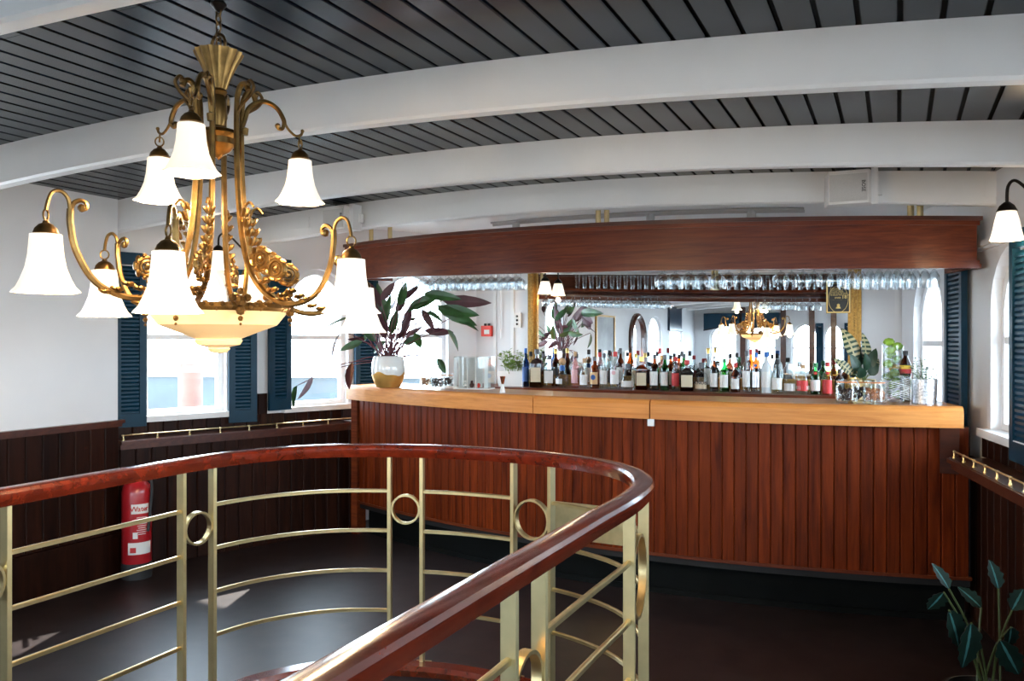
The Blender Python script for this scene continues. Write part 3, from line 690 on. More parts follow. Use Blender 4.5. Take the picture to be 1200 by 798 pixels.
part('cup', MB().lathe([(r * S, hz(y)) for r, y in ((2, 61), (20, 60), (27, 62), (25, 67), (19, 78), (13, 92), (9, 104), (8, 106))][::-1], 48, (0, 0, 0), fl), M['antique'], ch, True, loc=LOCAL)
part('stem', MB().lathe([(r * S, hz(y)) for r, y in ((8, 104), (10, 108), (7, 112), (9, 118), (10, 138), (7, 148), (12, 152), (14, 157), (12, 170), (9, 178), (4, 184), (0.04, 188))][::-1], 24), M['antique'], ch, True, loc=LOCAL)
part('hub', MB().lathe([(r * S, hz(y)) for r, y in ((10, 150), (22, 154), (24, 158), (19, 163), (19, 170), (12, 178), (6, 182))][::-1], 24), M['antique'], ch, True, loc=LOCAL)
# lower ring, bowl
bp_ = [(0.04, 414), (9, 413), (13, 409), (12, 407), (24, 404), (27, 399), (25, 397), (66, 381), (78, 366), (79, 361), (76, 361), (64, 379), (20, 396), (0.04, 398)]
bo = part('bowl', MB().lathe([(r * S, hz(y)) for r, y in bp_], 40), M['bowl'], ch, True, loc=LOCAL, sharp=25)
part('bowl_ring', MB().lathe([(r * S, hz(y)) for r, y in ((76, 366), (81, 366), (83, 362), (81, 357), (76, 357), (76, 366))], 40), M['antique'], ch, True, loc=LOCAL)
def ell(mb, c, ax, L, wd, n=6, k=4):
    """ellipsoid leaf lobe: long axis ax (length L), width wd"""
    x = Vector(ax).normalized(); r = Vector((0, 0, 1)) if abs(x.z) < 0.9 else Vector((1, 0, 0)); y = r.cross(x).normalized(); z = x.cross(y); o = len(mb.v); vs = []
    for i in range(k + 1):
        p = PI * i / k
        for j in range(n): q = 2 * PI * j / n; vs.append(Vector(c) - x * (L / 2 * math.cos(p)) + (y * math.cos(q) + z * math.sin(q)) * (wd / 2 * max(0.02, math.sin(p))))
    mb.add(vs, [(i * n + j, i * n + (j + 1) % n, (i + 1) * n + (j + 1) % n, (i + 1) * n + j) for i in range(k) for j in range(n)])
def ornament(mb, c, rad, tan, up, s):
    """rosette: two rolled rings of overlapping petals round a boss, seen from the arm's side"""
    mb.ball(c, 0.010 * s, 8, 5)
    for rr, th_ in ((0.016, 0.0045), (0.027, 0.0055)):
        mb.tube([c + (rad * math.cos(q) + up * math.sin(q)) * rr * s for q in [2 * PI * i / 14 for i in range(14)]], th_ * s, 6, True)
    for q in range(9):
        a = 2 * PI * q / 9; dv = rad * math.cos(a) + up * math.sin(a); ell(mb, c + dv * 0.033 * s, Vector((-dv.z, 0, 0)) + tan * 0.01 + rad * (-math.sin(a)) + up * math.cos(a), 0.028 * s, 0.014 * s)
lowdz = [-0.056, 0.0, -0.045, -0.04, -0.095, -0.047]
angs = [-14, -62, -133, 167, 107, 47]
view = Vector((-(CH.x), -(CH.y), 0)).normalized(); side = Vector((-view.y, view.x, 0))   # towards camera; image right
arm_pts = [(44, 111), (41, 104), (35, 103), (30, 110), (27.5, 125), (27, 165), (29, 225), (36, 285), (50, 325), (76, 348), (106, 352), (137, 338), (156, 308), (162, 280), (162, 264)]
hook = [(162, 268), (164, 254), (171, 247), (179, 249), (183, 258), (185, 268)]
curl = [(162, 268), (159, 258), (152, 254), (147, 257), (147, 262), (150, 263)]
shade_low = bell(0.155, 0.036, 0.074).mesh('bell_shade', M['shade'], True)
shade_up = bell(0.138, 0.034, 0.070).mesh('bell_shade', M['shade'], True)
capm = MB().lathe([(0.0001, 0.0), (0.006, 0.0), (0.008, -0.006), (0.016, -0.010), (0.025, -0.020), (0.029, -0.032), (0.027, -0.034), (0.0001, -0.034)][::-1], 20, (0, 0, 0), lambda a, j: 0.03 * math.cos(14 * a)).mesh('shade_cap', M['antique_dk'], True)
rngm = MB().tube([(0.012 * math.cos(t), 0, 0.014 + 0.014 * math.sin(t)) for t in [2 * PI * q / 14 for q in range(14)]], 0.0025, 5, True).mesh('shade_ring', M['antique'], True)
for k, ad in enumerate(angs):
    a = math.radians(ad); d = view * math.cos(a) + side * math.sin(a); t = Vector((-d.y, d.x, 0)); dz = lowdz[k]
    def P(r, y, w=1.0): return d * (r * S) + Vector((0, 0, hz(y) + dz * w))
    path = spline([P(r, y, max(0, (r - 60) / 135)) for r, y in arm_pts], 5)
    ar = part('arm', MB().tube(path, 0.0085, 6), M['antique'], ch, True, loc=LOCAL)
    part('scroll', MB().tube(spline([P(r, y) for r, y in hook], 5), 0.0055, 6).tube(spline([P(r, y) for r, y in curl], 4), [0.006] * 20 + [0.011], 6) if False else
         MB().tube(spline([P(r, y) for r, y in hook], 5), 0.0052, 6).tube(spline([P(r, y) for r, y in curl], 4), 0.006, 6).ball(P(151, 262), 0.011, 8, 5), M['antique'], ar, True, loc=LOCAL)
    tip = P(185, 268)
    sc = part('hub_scroll', MB().tube(spline([P(27, 140, 0), P(33, 128, 0), P(46, 118, 0), P(52, 108, 0), P(47, 100, 0), P(42, 104, 0)], 4), 0.005, 6).ball(P(44, 104, 0), 0.009, 8, 4), M['antique_dk'], ch, True, loc=LOCAL)
    link('shade_ring', rngm, ch, tip + Vector((0, 0, -0.026)), (0, 0, a))
    cpo = link('shade_cap', capm, ch, tip + Vector((0, 0, -0.026)))
    link('shade', shade_low, ch, tip + Vector((0, 0, -0.052)))
    bulb(ch, tip + Vector((0, 0, -0.215)), 2.3)
    # ornament: rosettes and leaf garland climbing the arm above the bowl
    mb = MB(); up = Vector((0, 0, 1))
    for (r, y, s) in ((62, 306, 1.0), (84, 318, 0.95)): ornament(mb, d * (r * S) + up * hz(y), d, t, up, s)
    gar = [(37, 246), (40, 258), (43, 269), (47, 280), (52, 291), (100, 338), (112, 344), (124, 347), (88, 342), (74, 336), (62, 326), (56, 312)]
    for gi, (r, y) in enumerate(gar):
        c = d * ((r + 2) * S) + up * (hz(y) + dz * 0.3)
        for sg_ in (-1, 1): ell(mb, c + t * 0.007 * sg_, d * 0.8 + up * (0.9 if gi < 5 else 0.1) + t * 0.7 * sg_, R.uniform(0.030, 0.040), R.uniform(0.013, 0.017))
        ell(mb, c + d * 0.008, d * 0.5 + up * (1.0 if gi < 5 else 0.2), 0.032, 0.014)
    mb.tube(spline([d * (36 * S) + up * hz(262), d * (39 * S) + up * hz(246), d * (46 * S) + up * hz(240), d * (52 * S) + up * hz(246)], 4), 0.004, 5)
    part('ornament', mb, M['antique'], ch, True, loc=LOCAL)
    # shell mask hanging on the bowl rim between arms
    a2 = a + PI / 6; d2 = view * math.cos(a2) + side * math.sin(a2); t2 = Vector((-d2.y, d2.x, 0)); mb = MB()
    for (u, y, rr) in ((0, 356, 0.016), (0, 366, 0.014), (0, 375, 0.008), (0, 381, 0.004), (-0.02, 352, 0.012), (0.02, 352, 0.012), (-0.028, 361, 0.012), (0.028, 361, 0.012), (-0.045, 360, 0.010), (0.045, 360, 0.010), (-0.06, 363, 0.009), (0.06, 363, 0.009), (-0.072, 360, 0.008), (0.072, 360, 0.008), (0, 345, 0.010)):
        mb.ball(d2 * (82 * S - abs(u) * 0.25) + t2 * u + up * hz(y), rr, 7, 4)
    part('rim_mask', mb, M['antique_dk'], ch, True, loc=LOCAL)
for k, ad in enumerate((-16, 104, -136)):
    a = math.radians(ad); d = view * math.cos(a) + side * math.sin(a); dz = (0.046, 0.034, 0.034)[k]
    def P(r, y): return d * (r * S) + Vector((0, 0, hz(y) + dz))
    ar = part('upper_arm', MB().tube(spline([P(26, 164), P(30, 150), P(36, 134), P(52, 124), P(68, 129), P(77, 142), P(78, 150)], 6), 0.0075, 6), M['antique'], ch, True, loc=LOCAL)
    part('scroll', MB().tube(spline([P(78, 146), P(76, 153), P(71, 154), P(69, 150)], 4), 0.006, 6).ball(P(70, 151), 0.009, 8, 4).tube(spline([P(77, 143), P(83, 153), P(92, 160), P(99, 158), P(101, 153)], 5), 0.0042, 6).tube([P(97, 159), P(98, 170)], 0.003, 5).ball(P(101, 153), 0.006, 6, 4), M['antique'], ar, True, loc=LOCAL)
    part('bolt', MB().lathe([(0.0001, 0), (0.01, 0), (0.012, 0.02), (0.0001, 0.026)], 10, P(30, 168)), M['antique'], ch, True, loc=LOCAL)
    tip = P(98, 170)
    link('shade_ring', rngm, ch, tip + Vector((0, 0, -0.012)), (0, 0, a))
    link('shade_cap', capm, ch, tip + Vector((0, 0, -0.012)))
    link('shade', shade_up, ch, tip + Vector((0, 0, -0.042)))
    bulb(ch, tip + Vector((0, 0, -0.205)), 2.3)

# ------------------------------------------------------------------ wall sconces
def sconce(label, lamp, wallp, nrm, h=0.13):
    """gooseneck lamp hanging at `lamp` (top of shade) from the wall point"""
    root = thing('wall_lamp', label, 'lamp', (wallp.x, wallp.y, wallp.z), 0, 'gooseneck wall lamps with fluted shades')
    n3 = Vector((nrm.x, nrm.y, 0)); L = lamp - wallp
    part('wall_plate', MB().tube([Vector((0, 0, 0)) - n3 * 0.001, n3 * 0.012], 0.04, 16), M['bronze'], root, True, loc=LOCAL)
    hx = Vector((L.x, L.y, 0))
    part('gooseneck', MB().tube(spline([n3 * 0.01, hx * 0.35 + Vector((0, 0, 0.05)), hx * 0.75 + Vector((0, 0, L.z + 0.12)), hx * 0.97 + Vector((0, 0, L.z + 0.095)), L + Vector((0, 0, 0.02))], 6), 0.007, 7), M['bronze'], root, True, loc=LOCAL)
    part('shade_cap', MB().lathe([(0.0001, 0.03), (0.012, 0.028), (0.03, 0.012), (0.042, -0.012), (0.0001, -0.012)][::-1], 16, L), M['bronze'], root, True, loc=LOCAL)
    link('shade', fluted(h, 0.036, 0.066).mesh('fluted_shade', M['sconce_shade'], True), root, L + Vector((0, 0, -0.01)))
    bulb(root, L + Vector((0, 0, -h - 0.05)), 0.5)
lp_ = at(1180, 245, 3.6); lp_.z = 2.08; wpt = WR + DR * ((4.18 - WR.y) / DR.y)
sconce('gooseneck wall lamp with lit fluted shade at the right edge', lp_, Vector((wpt.x, wpt.y, 2.10)), NR)
q = WL + DL * 1.03; sconce('dark gooseneck wall lamp between the two left windows', at(256, 292, 5.75), Vector((q.x, q.y, 2.13)), NL)
x = -3.0; sconce('dark gooseneck lamp on the wall above the gilt frame', Vector((-2.80, YB - 0.19, 2.03)), Vector((-2.80, YB, 2.30)), Vector((0, -1)), 0.11)

# ------------------------------------------------------------------ stair railing
rl = thing('stair_railing', 'brass stair railing with rings and a red brown wooden handrail', 'railing', (-1.85, 1.4, 0))
RZ = 1.02
def rounded(wd, h, zt):
    a = wd / 2
    return [(-a * 0.72, zt - h), (a * 0.72, zt - h), (a * 0.86, zt - h * 0.72), (a, zt - h * 0.52), (a, zt - h * 0.28), (a * 0.82, zt - h * 0.10), (a * 0.45, zt - h * 0.015), (0, zt), (-a * 0.45, zt - h * 0.015), (-a * 0.82, zt - h * 0.10), (-a, zt - h * 0.28), (-a, zt - h * 0.52), (-a * 0.86, zt - h * 0.72)]
hp = rounded(0.077, 0.058, RZ)
cutY = []
cl = [0.0]
for i in range(1, len(PATH)): cl.append(cl[-1] + (PATH[i] - PATH[i - 1]).length)
TOT = cl[-1]
def at_s(s):
    s = min(max(s, 0), TOT)
    for i in range(1, len(PATH)):
        if cl[i] >= s:
            t = (s - cl[i - 1]) / max(1e-9, cl[i] - cl[i - 1]); p = PATH[i - 1].lerp(PATH[i], t); return p, (PATH[i] - PATH[i - 1]).normalized()
    return PATH[-1], (PATH[-1] - PATH[-2]).normalized()
def find_s(px, lo, hi):
    best = None
    for i in range(400):
        s = lo + (hi - lo) * i / 399; p, _ = at_s(s); zd = -p.x * SN + p.y * CS
        if zd <= 0.1: continue
        e = abs(600 + F * (p.x * CS + p.y * SN) / zd - px)
        if best is None or e < best[0]: best = (e, s)
    return best[1]
sA = cl[min(range(len(PATH)), key=lambda i: abs(PATH[i].x + 1.78 * KS) + abs(PATH[i].y - 3.56 * KS))]
joints = [0, find_s(254, 2, sA), find_s(353, 2, sA), find_s(661, sA, TOT - 2), find_s(735, sA, sA + 1.6), TOT]
for i in range(len(joints) - 1):
    a, b = joints[i] + (0.0007 if i else 0), joints[i + 1] - 0.0007; n = max(3, int((b - a) / 0.045))
    part('handrail', MB().sweep([at_s(a + (b - a) * k / n)[0] for k in range(n + 1)], hp), M['rail'], rl, True, sharp=28)
posts = []
for px, lo, hi in ((6, 0, sA - 0.9), (213, 0, sA), (249, 0, sA), (457, 0, sA), (495, 0, sA + 0.2), (602, sA - 0.2, sA + 0.7), (646, sA, sA + 0.9), (738, sA + 0.9, TOT), (755, sA + 0.9, sA + 2.0), (597, sA + 2.0, TOT), (632, sA + 1.6, TOT)):
    posts.append(find_s(px, lo, hi))
s6, s213, s249, s457, s495, s602, s646, s738, s755, s597, s632 = posts
s738, s755 = max(s738, s755), min(s738, s755); s597, s632 = max(s597, s632), min(s597, s632)
pairs = [(s6 - 1.85, s6 - 1.67), (s6 - 0.93, s6 - 0.93 + 0.18) if False else (s6 - 0.18, s6), (s213, s249), (s457, s495), (s602, s646), (s755, s738), (s632, s597), (s597 + 0.78, s597 + 0.96), (s597 + 1.74, s597 + 1.92)]
pairs[0] = (pairs[1][0] - 0.78 - 0.18, pairs[1][0] - 0.78)
pairs.insert(0, (pairs[0][0] - 0.96, pairs[0][0] - 0.78))
pw, pd = 0.016, 0.037
for (a, b) in pairs:
    for s in (a, b):
        if s < 0.02 or s > TOT - 0.02: continue
        p, t = at_s(s); sd = Vector((t.y, -t.x, 0))
        part('post', MB().obox(p - t * pw / 2 - sd * pd / 2, t * pw, sd * pd, (0, 0, RZ - 0.058)), M['brass_post'], rl)
        part('post_foot', MB().obox(p - t * 0.035 - sd * 0.035, t * 0.07, sd * 0.07, (0, 0, 0.012)), M['brass_post'], rl)
    if a < 0 or b > TOT: continue
    p, t = at_s((a + b) / 2); sd = Vector((t.y, -t.x, 0)); ro = (at_s(b)[0] - at_s(a)[0]).length / 2 - pw / 2; tt = (at_s(b)[0] - at_s(a)[0]).normalized()
    c = (at_s(a)[0] + at_s(b)[0]) / 2 + Vector((0, 0, 0.72)); mb = MB(); vs = []; N = 32
    for i in range(N):
        an = 2 * PI * i / N; dv = tt * math.cos(an) + Vector((0, 0, 1)) * math.sin(an); sdd = Vector((tt.y, -tt.x, 0))
        for rr, ww in ((ro, 0.013), (ro - 0.009, 0.013), (ro - 0.009, -0.013), (ro, -0.013)): vs.append(c + dv * rr + sdd * ww)
    mb.add(vs, [(4 * i + j, 4 * i + (j + 1) % 4, 4 * ((i + 1) % N) + (j + 1) % 4, 4 * ((i + 1) % N) + j) for i in range(N) for j in range(4)])
    part('ring', mb, M['brass'], rl, True)
allp = sorted(pairs)
for i in range(len(allp) - 1):
    a, b = allp[i][1], allp[i + 1][0]
    a, b = max(a, 0.03), min(b, TOT - 0.03)
    if b - a < 0.1: continue
    n = max(2, int((b - a) / 0.06))
    for h in (0.803, 0.619, 0.434, 0.249):
        part('rail_bar', MB().sweep([at_s(a + (b - a) * k / n)[0] for k in range(n + 1)], [(-0.008, h - 0.007), (0.008, h - 0.007), (0.008, h + 0.005), (0.004, h + 0.008), (-0.004, h + 0.008), (-0.008, h + 0.005)]), M['brass'], rl)

# ------------------------------------------------------------------ fire extinguisher
ex = thing('fire_extinguisher', 'red water fire extinguisher with white labels beside the left wall', 'extinguisher', (-4.37, 3.69, 0), 0)
part('body', MB().lathe([(0.0001, 0.07), (0.085, 0.07), (0.088, 0.08), (0.088, 0.54), (0.08, 0.58), (0.055, 0.61), (0.028, 0.625), (0.0001, 0.63)], 28), M['red'], ex, True, loc=LOCAL)
part('base', MB().lathe([(0.0001, 0.001), (0.09, 0.001), (0.091, 0.10), (0.0001, 0.10)], 28), M['ink'], ex, True, loc=LOCAL)
part('valve', MB().lathe([(0.0001, 0.62), (0.024, 0.62), (0.024, 0.66), (0.0001, 0.67)], 14), M['brass'], ex, True, loc=LOCAL)
part('lever', MB().obox((-0.02, -0.01, 0.66), (0.13, -0.03, 0.05), (0.005, 0.022, 0), (0, 0, 0.008)), M['red'], ex, loc=LOCAL)
part('carry_handle', MB().obox((-0.02, -0.01, 0.645), (0.11, -0.03, 0.0), (0.005, 0.022, 0), (0, 0, 0.008)), M['red'], ex, loc=LOCAL)
part('hose', MB().tube(spline([(0.02, 0.02, 0.65), (0.09, 0.03, 0.62), (0.105, 0.02, 0.5), (0.10, 0.0, 0.3)], 6), 0.009, 8), M['ink'], ex, True, loc=LOCAL)
fa = math.atan2(-3.69, 4.37) + 0.25      # direction of the printed side
def wrap(name, z0, z1, half, mat, r=0.0888, off=0.0):
    mb = MB(); n = 10; vs = []
    for i in range(n + 1):
        a = fa + off - half + 2 * half * i / n
        vs += [(r * math.cos(a), r * math.sin(a), z0), (r * math.cos(a), r * math.sin(a), z1)]
    mb.add(vs, [(2 * i, 2 * i + 2, 2 * i + 3, 2 * i + 1) for i in range(n)]); return part(name, mb, mat, ex, loc=LOCAL)
lb1 = wrap('name_label', 0.415, 0.475, 0.62, M['paper']); wrap('inspection_label', 0.16, 0.235, 0.85, M['paper'])
wrap('print_block', 0.172, 0.205, 0.2, M['inkred'], 0.0893, -0.5)
wrap('print_block', 0.26, 0.30, 0.16, M['paper'], 0.0893, -0.35)
for j in range(9): wrap('print_line', 0.285 + 0.013 * j, 0.289 + 0.013 * j, 0.26 + 0.05 * (j % 3), M['paper'], 0.0892, 0.10)
# curved lettering: one glyph per angle so that it hugs the cylinder
for chh, da in zip('Water', (-0.43, -0.10, 0.10, 0.28, 0.46)):
    a = fa + da; r = 0.0895
    text('letter', chh, 0.046, M['inkred'], ex, (r * math.cos(a), r * math.sin(a), 0.444), (PI / 2, 0, a + PI / 2), ext=0.0004)

# ------------------------------------------------------------------ plants
def leaf_mesh(name, L, wd, mats, droop=0.35, wavy=0.06, fold=0.25, stripes=None, n=9):
    """two-sided lanceolate blade along +X with a curve downwards; upper skin slot 0, underside slot 1"""
    mb = MB(); rows = []
    for i in range(n + 1):
        t = i / n; ww = wd / 2 * (math.sin(PI * min(1, t ** 0.8)) ** 0.75) * (1 if t < 0.5 else 1) + 0.0006
        ww *= 1 + wavy * math.cos(t * 26)
        x = L * t * (1 - 0.1 * droop * t); z = -droop * L * t * t
        rows.append([(x, -ww, z + fold * ww), (x, -ww * 0.12, z), (x, ww * 0.12, z), (x, ww, z + fold * ww)])
    for side_, off in ((0, 0.0), (1, -0.0016)):
        vs = [(x, y, z + off) for r in rows for x, y, z in r]; mb.mi = side_
        for i in range(n):
            for j in range(3):
                if side_ == 0: mb.mi = 2 if (stripes and ((j == 1) or (stripes > 1 and i % 2 == 0))) else 0
                o = len(mb.v)
                q = [vs[4 * i + j], vs[4 * i + j + 1], vs[4 * i + 4 + j + 1], vs[4 * i + 4 + j]]
                mb.add(q, [(0, 1, 2, 3)])
    me = bpy.data.meshes.new(name); me.from_pydata(mb.v, [], mb.f)
    for m in mats: me.materials.append(m)
    me.polygons.foreach_set('material_index', mb.m)
    bm = bmesh.new(); bm.from_mesh(me); bmesh.ops.remove_doubles(bm, verts=bm.verts, dist=1e-5); bm.to_mesh(me); bm.free()
    me.polygons.foreach_set('use_smooth', [True] * len(me.polygons)); me.update(); return me
def orient(dirv, roll=0.0):
    d = Vector(dirv).normalized(); up = Vector((0, 0, 1)) if abs(d.z) < 0.95 else Vector((1, 0, 0))
    y = up.cross(d).normalized(); z = d.cross(y); m = Matrix((d, y, z)).transposed()
    return (m @ Matrix.Rotation(roll, 3, 'X')).to_euler()
def face(dirv, fv):
    d = Vector(dirv).normalized(); z = Vector(fv); z = (z - d * z.dot(d)).normalized(); y = z.cross(d)
    return Matrix((d, y, z)).transposed().to_euler()
def tocam(rnd=0.5, up=0.45, flip=False):
    v = Vector((SN, -CS, up)) * (-1 if flip else 1) + Vector((R.uniform(-rnd, rnd), R.uniform(-rnd, rnd), R.uniform(-rnd, rnd))); return v
# big purple-backed plant in the gold-dipped pot
zp = 6.02
pb = at(455, 452, zp); pb.z = BZ
pl1 = thing('potted_plant', 'tall purple stemmed plant with wavy leaves in a gold dipped white pot', 'plant', pb)
po = part('pot', MB().lathe([(0.0001, 0.002), (0.085, 0.002), (0.10, 0.03), (0.118, 0.08), (0.124, 0.13), (0.120, 0.18), (0.108, 0.225), (0.098, 0.23), (0.098, 0.222), (0.108, 0.16), (0.0001, 0.16)], 32), M['pot_white'], pl1, True, loc=LOCAL)
gd = MB().lathe([(0.0855, 0.0015), (0.1008, 0.03), (0.1188, 0.08), (0.1225, 0.10)], 48)
gd.v = [(x, y, z if z < 0.095 else z + 0.012 * math.sin(3 * math.atan2(y, x)) + 0.006 * math.sin(7 * math.atan2(y, x))) for x, y, z in gd.v]
part('gold_dip', gd, M['pot_gold'], po, True, loc=LOCAL)
part('soil', MB().lathe([(0.0001, 0.2), (0.105, 0.195)], 20), M['soil'], pl1, loc=LOCAL)
LM = [leaf_mesh('leaf', L, wd, [M['leaf_top'], M['leaf_bot']], dr) for L, wd, dr in ((0.30, 0.085, 0.16), (0.26, 0.075, 0.22), (0.22, 0.078, 0.08), (0.34, 0.088, 0.2))]
LS = [0.30, 0.26, 0.22, 0.34]
right_, fwd = Vector((CS, SN, 0)), Vector((-SN, CS, 0))
leaves = [((496, 344), (540, 353), 3), ((518, 352), (572, 360), 3), ((512, 362), (562, 372), 0), ((512, 358), (557, 388), 3), ((524, 386), (541, 411), 1), ((497, 387), (530, 394), 0),
          ((494, 362), (508, 388), 1), ((500, 366), (521, 376), 1), ((445, 362), (430, 330), 2), ((450, 370), (443, 334), 1), ((446, 352), (464, 332), 2), ((464, 366), (478, 344), 0),
          ((466, 352), (494, 340), 3), ((452, 380), (455, 345), 0), ((470, 378), (488, 372), 1), ((474, 392), (498, 388), 1), ((486, 390), (493, 409), 2), ((472, 402), (492, 398), 1),
          ((500, 420), (494, 440), 2), ((440, 390), (420, 372), 0), ((430, 395), (408, 404), 1), ((425, 400), (398, 412), 1), ((410, 372), (376, 386), 0), ((400, 388), (384, 418), 1),
          ((412, 425), (408, 455), 2), ((348, 452), (342, 478), 2), ((366, 440), (355, 470), 1), ((436, 384), (424, 400), 1), ((436, 350), (420, 336), 1), ((468, 358), (476, 333), 2), ((512, 420), (522, 438), 2), ((478, 366), (500, 352), 0), ((452, 400), (436, 414), 1), ((440, 372), (418, 352), 0), ((456, 362), (470, 350), 1), ((530, 372), (560, 386), 0), ((448, 388), (436, 356), 1), ((458, 392), (466, 362), 0), ((464, 398), (484, 380), 1), ((440, 400), (424, 384), 2), ((450, 396), (448, 366), 2), ((470, 390), (486, 358), 0), ((478, 362), (520, 346), 0), ((432, 392), (412, 380), 1)]
for i, ((ax, ay), (bx_, by), mi) in enumerate(leaves):
    dz0 = R.uniform(-0.10, 0.16); A = at(ax, ay, zp + dz0) ; B = at(bx_, by, zp + dz0 + R.uniform(-0.10, 0.14))
    A = A - pb; B = B - pb; L = (B - A).length; s = L / LS[mi]
    st = Vector((R.uniform(-0.05, 0.05), R.uniform(-0.05, 0.05), 0.20)); mid = st.lerp(A, 0.55) + Vector((0, 0, 0.03 + 0.10 * max(0, -A.z + st.z)))
    stm = part('stem', MB().tube(spline([st, mid, A], 5), [0.004] * 5 + [0.0035] * 5 + [0.002] if True else 0.003, 5), M['stem'], pl1, True, loc=LOCAL)
    lf = link('leaf', LM[mi], pl1, A, face(B - A + Vector((0, 0, 0.10 * L)), tocam(0.6, 0.5, R.random() < 0.5))); sw = min(1.35, max(0.75, s)); lf.scale = (s * 1.04, sw, s)
for i in range(12):
    a = R.uniform(0, 2 * PI); r1 = R.uniform(0.05, 0.14)
    part('stem', MB().tube(spline([(0.04 * math.cos(a), 0.04 * math.sin(a), 0.2), (0.08 * math.cos(a), 0.08 * math.sin(a), 0.32), (r1 * math.cos(a), r1 * math.sin(a), R.uniform(0.38, 0.5))], 4), 0.0034, 5), M['stem'], pl1, True, loc=LOCAL)

def bushy(root, zbase, h, r, n, lm, stemmat, stem_r=0.0016, roots=0.5, ls=0.03):
    for i in range(n):
        a = R.uniform(0, 2 * PI); rr = r * math.sqrt(R.random()); hh = zbase + h * R.uniform(0.35, 1.0) * (1 - 0.35 * rr / r)
        p0 = Vector((rr * roots * math.cos(a), rr * roots * math.sin(a), zbase - 0.02)); p1 = Vector((rr * math.cos(a), rr * math.sin(a), hh))
        st = part('sprig', MB().tube(spline([p0, p0.lerp(p1, 0.5) + Vector((0, 0, 0.01)), p1], 3), stem_r, 4), stemmat, root, loc=LOCAL)
        mb = MB()
        for k in range(7):
            t = 0.35 + 0.65 * k / 6; c = p0.lerp(p1, t); aa = k * 2.4 + a
            dv = Vector((math.cos(aa), math.sin(aa), R.uniform(0.0, 0.6))).normalized(); s_ = Vector((-dv.y, dv.x, 0)).normalized() * ls * 0.3; L = ls * R.uniform(0.7, 1.2)
            mb.add([c, c + dv * L * 0.5 + s_, c + dv * L, c + dv * L * 0.5 - s_ + Vector((0, 0, 0.003))], [(0, 1, 2), (0, 2, 3)])
        part('leaves', mb, lm, st, loc=LOCAL)['kind'] = 'stuff'
# herb in white square planter on the back shelf
hp_ = at(603, 449, 7.0); hp_.z = SB_Z; hp_.y = min(hp_.y, 6.62)
pl2 = thing('potted_herb', 'bushy light green herb in a white square planter beside the mirror', 'plant', (qx(601) * 6.5, 6.5, SB_Z))
mb = MB()
for (a, b) in ((0, 0.135),): mb.add([(x * k_, y * k_, z) for z, k_ in ((0.001, 0.88), (b, 1.0), (b, 0.92), (b - 0.03, 0.9)) for x, y in ((-0.13, -0.06), (0.13, -0.06), (0.13, 0.06), (-0.13, 0.06))],
    [(3, 2, 1, 0)] + [(4 * r + i, 4 * r + (i + 1) % 4, 4 * r + 4 + (i + 1) % 4, 4 * r + 4 + i) for r in range(3) for i in range(4)] + [(12, 13, 14, 15)])
part('planter', mb, M['pot_white'], pl2, loc=LOCAL)
bushy(pl2, 0.13, 0.25, 0.13, 34, M['leaf_lime'], M['stem_g'], ls=0.05)

# ------------------------------------------------------------------ things on the bar top
def on_bar(px, off):
    """point on the bar top at photo column px, `off` metres behind the front edge"""
    x = -1.5
    for _ in range(30):
        sl = 0.166 * (x + 1.25); y = bar_y(x) + off * math.sqrt(1 + sl * sl); x = 0.5 * x + 0.5 * qx(px) * y
    return Vector((x, y, BZ))
def jar(label, p, fill, s=1.0, h=0.10):
    root = thing('preserving_jar', label, 'jar', p, R.uniform(0, 3), 'clip top preserving jars on the bar')
    r = 0.055 * s
    part('jar_glass', MB().lathe([(0.0001, 0.002), (r * 0.92, 0.002), (r, 0.012), (r, h * 0.72), (r * 0.86, h * 0.82), (r * 0.86, h * 0.9), (r * 0.80, h * 0.9), (r * 0.80, h * 0.8), (r * 0.93, h * 0.7), (r * 0.93, 0.014), (0.0001, 0.012)], 24), M['glass'], root, True, loc=LOCAL)
    part('lid', MB().lathe([(0.0001, h * 0.95), (r * 0.9, h * 0.95), (r * 0.9, h), (r * 0.6, h * 1.04), (0.0001, h * 1.05)], 24), M['glass'], root, True, loc=LOCAL)
    part('seal', MB().lathe([(r * 0.87, h * 0.905), (r * 0.92, h * 0.905), (r * 0.92, h * 0.945), (r * 0.87, h * 0.945), (r * 0.87, h * 0.905)], 24), M['rubber'], root, True, loc=LOCAL)
    part('clip', MB().tube([(r * 1.0, 0.012, h * 0.6), (r * 1.12, 0.012, h * 0.8), (r * 0.9, 0.012, h * 1.02), (r * 0.9, -0.012, h * 1.02), (r * 1.12, -0.012, h * 0.8), (r * 1.0, -0.012, h * 0.6)], 0.0018, 5), M['steel'], root, True, loc=LOCAL)
    mb = MB()
    for i in range(60):
        a = R.uniform(0, 2 * PI); rr = r * 0.82 * math.sqrt(R.random()); mb.ball((rr * math.cos(a), rr * math.sin(a), 0.02 + R.random() * h * 0.5), 0.008 * R.uniform(0.7, 1.4), 5, 3)
    part('contents', mb, fill, root, loc=LOCAL)['kind'] = 'stuff'
    return root
jar('clip top jar of dried citrus left of two others beside the plant', on_bar(500, 0.24), M['slices'], 0.85)
jar('clip top jar of dark pieces nearest the front beside the gold dipped pot', on_bar(512, 0.14), M['beans'], 1.0, 0.105)
jar('clip top jar of dark pieces right of two others near the napkin holder', on_bar(524, 0.27), M['beans'], 0.85)
jar('clip top jar of dark berries, left of the three by the decanter', on_bar(992, 0.13), M['beans'], 1.05, 0.125)
jar('clip top jar of dark berries, middle of the three by the decanter', on_bar(1010, 0.22), M['beans'], 0.95, 0.12)
jar('clip top jar of dried citrus rings, beside the decanter', on_bar(1025, 0.10), M['slices'], 1.05, 0.125)
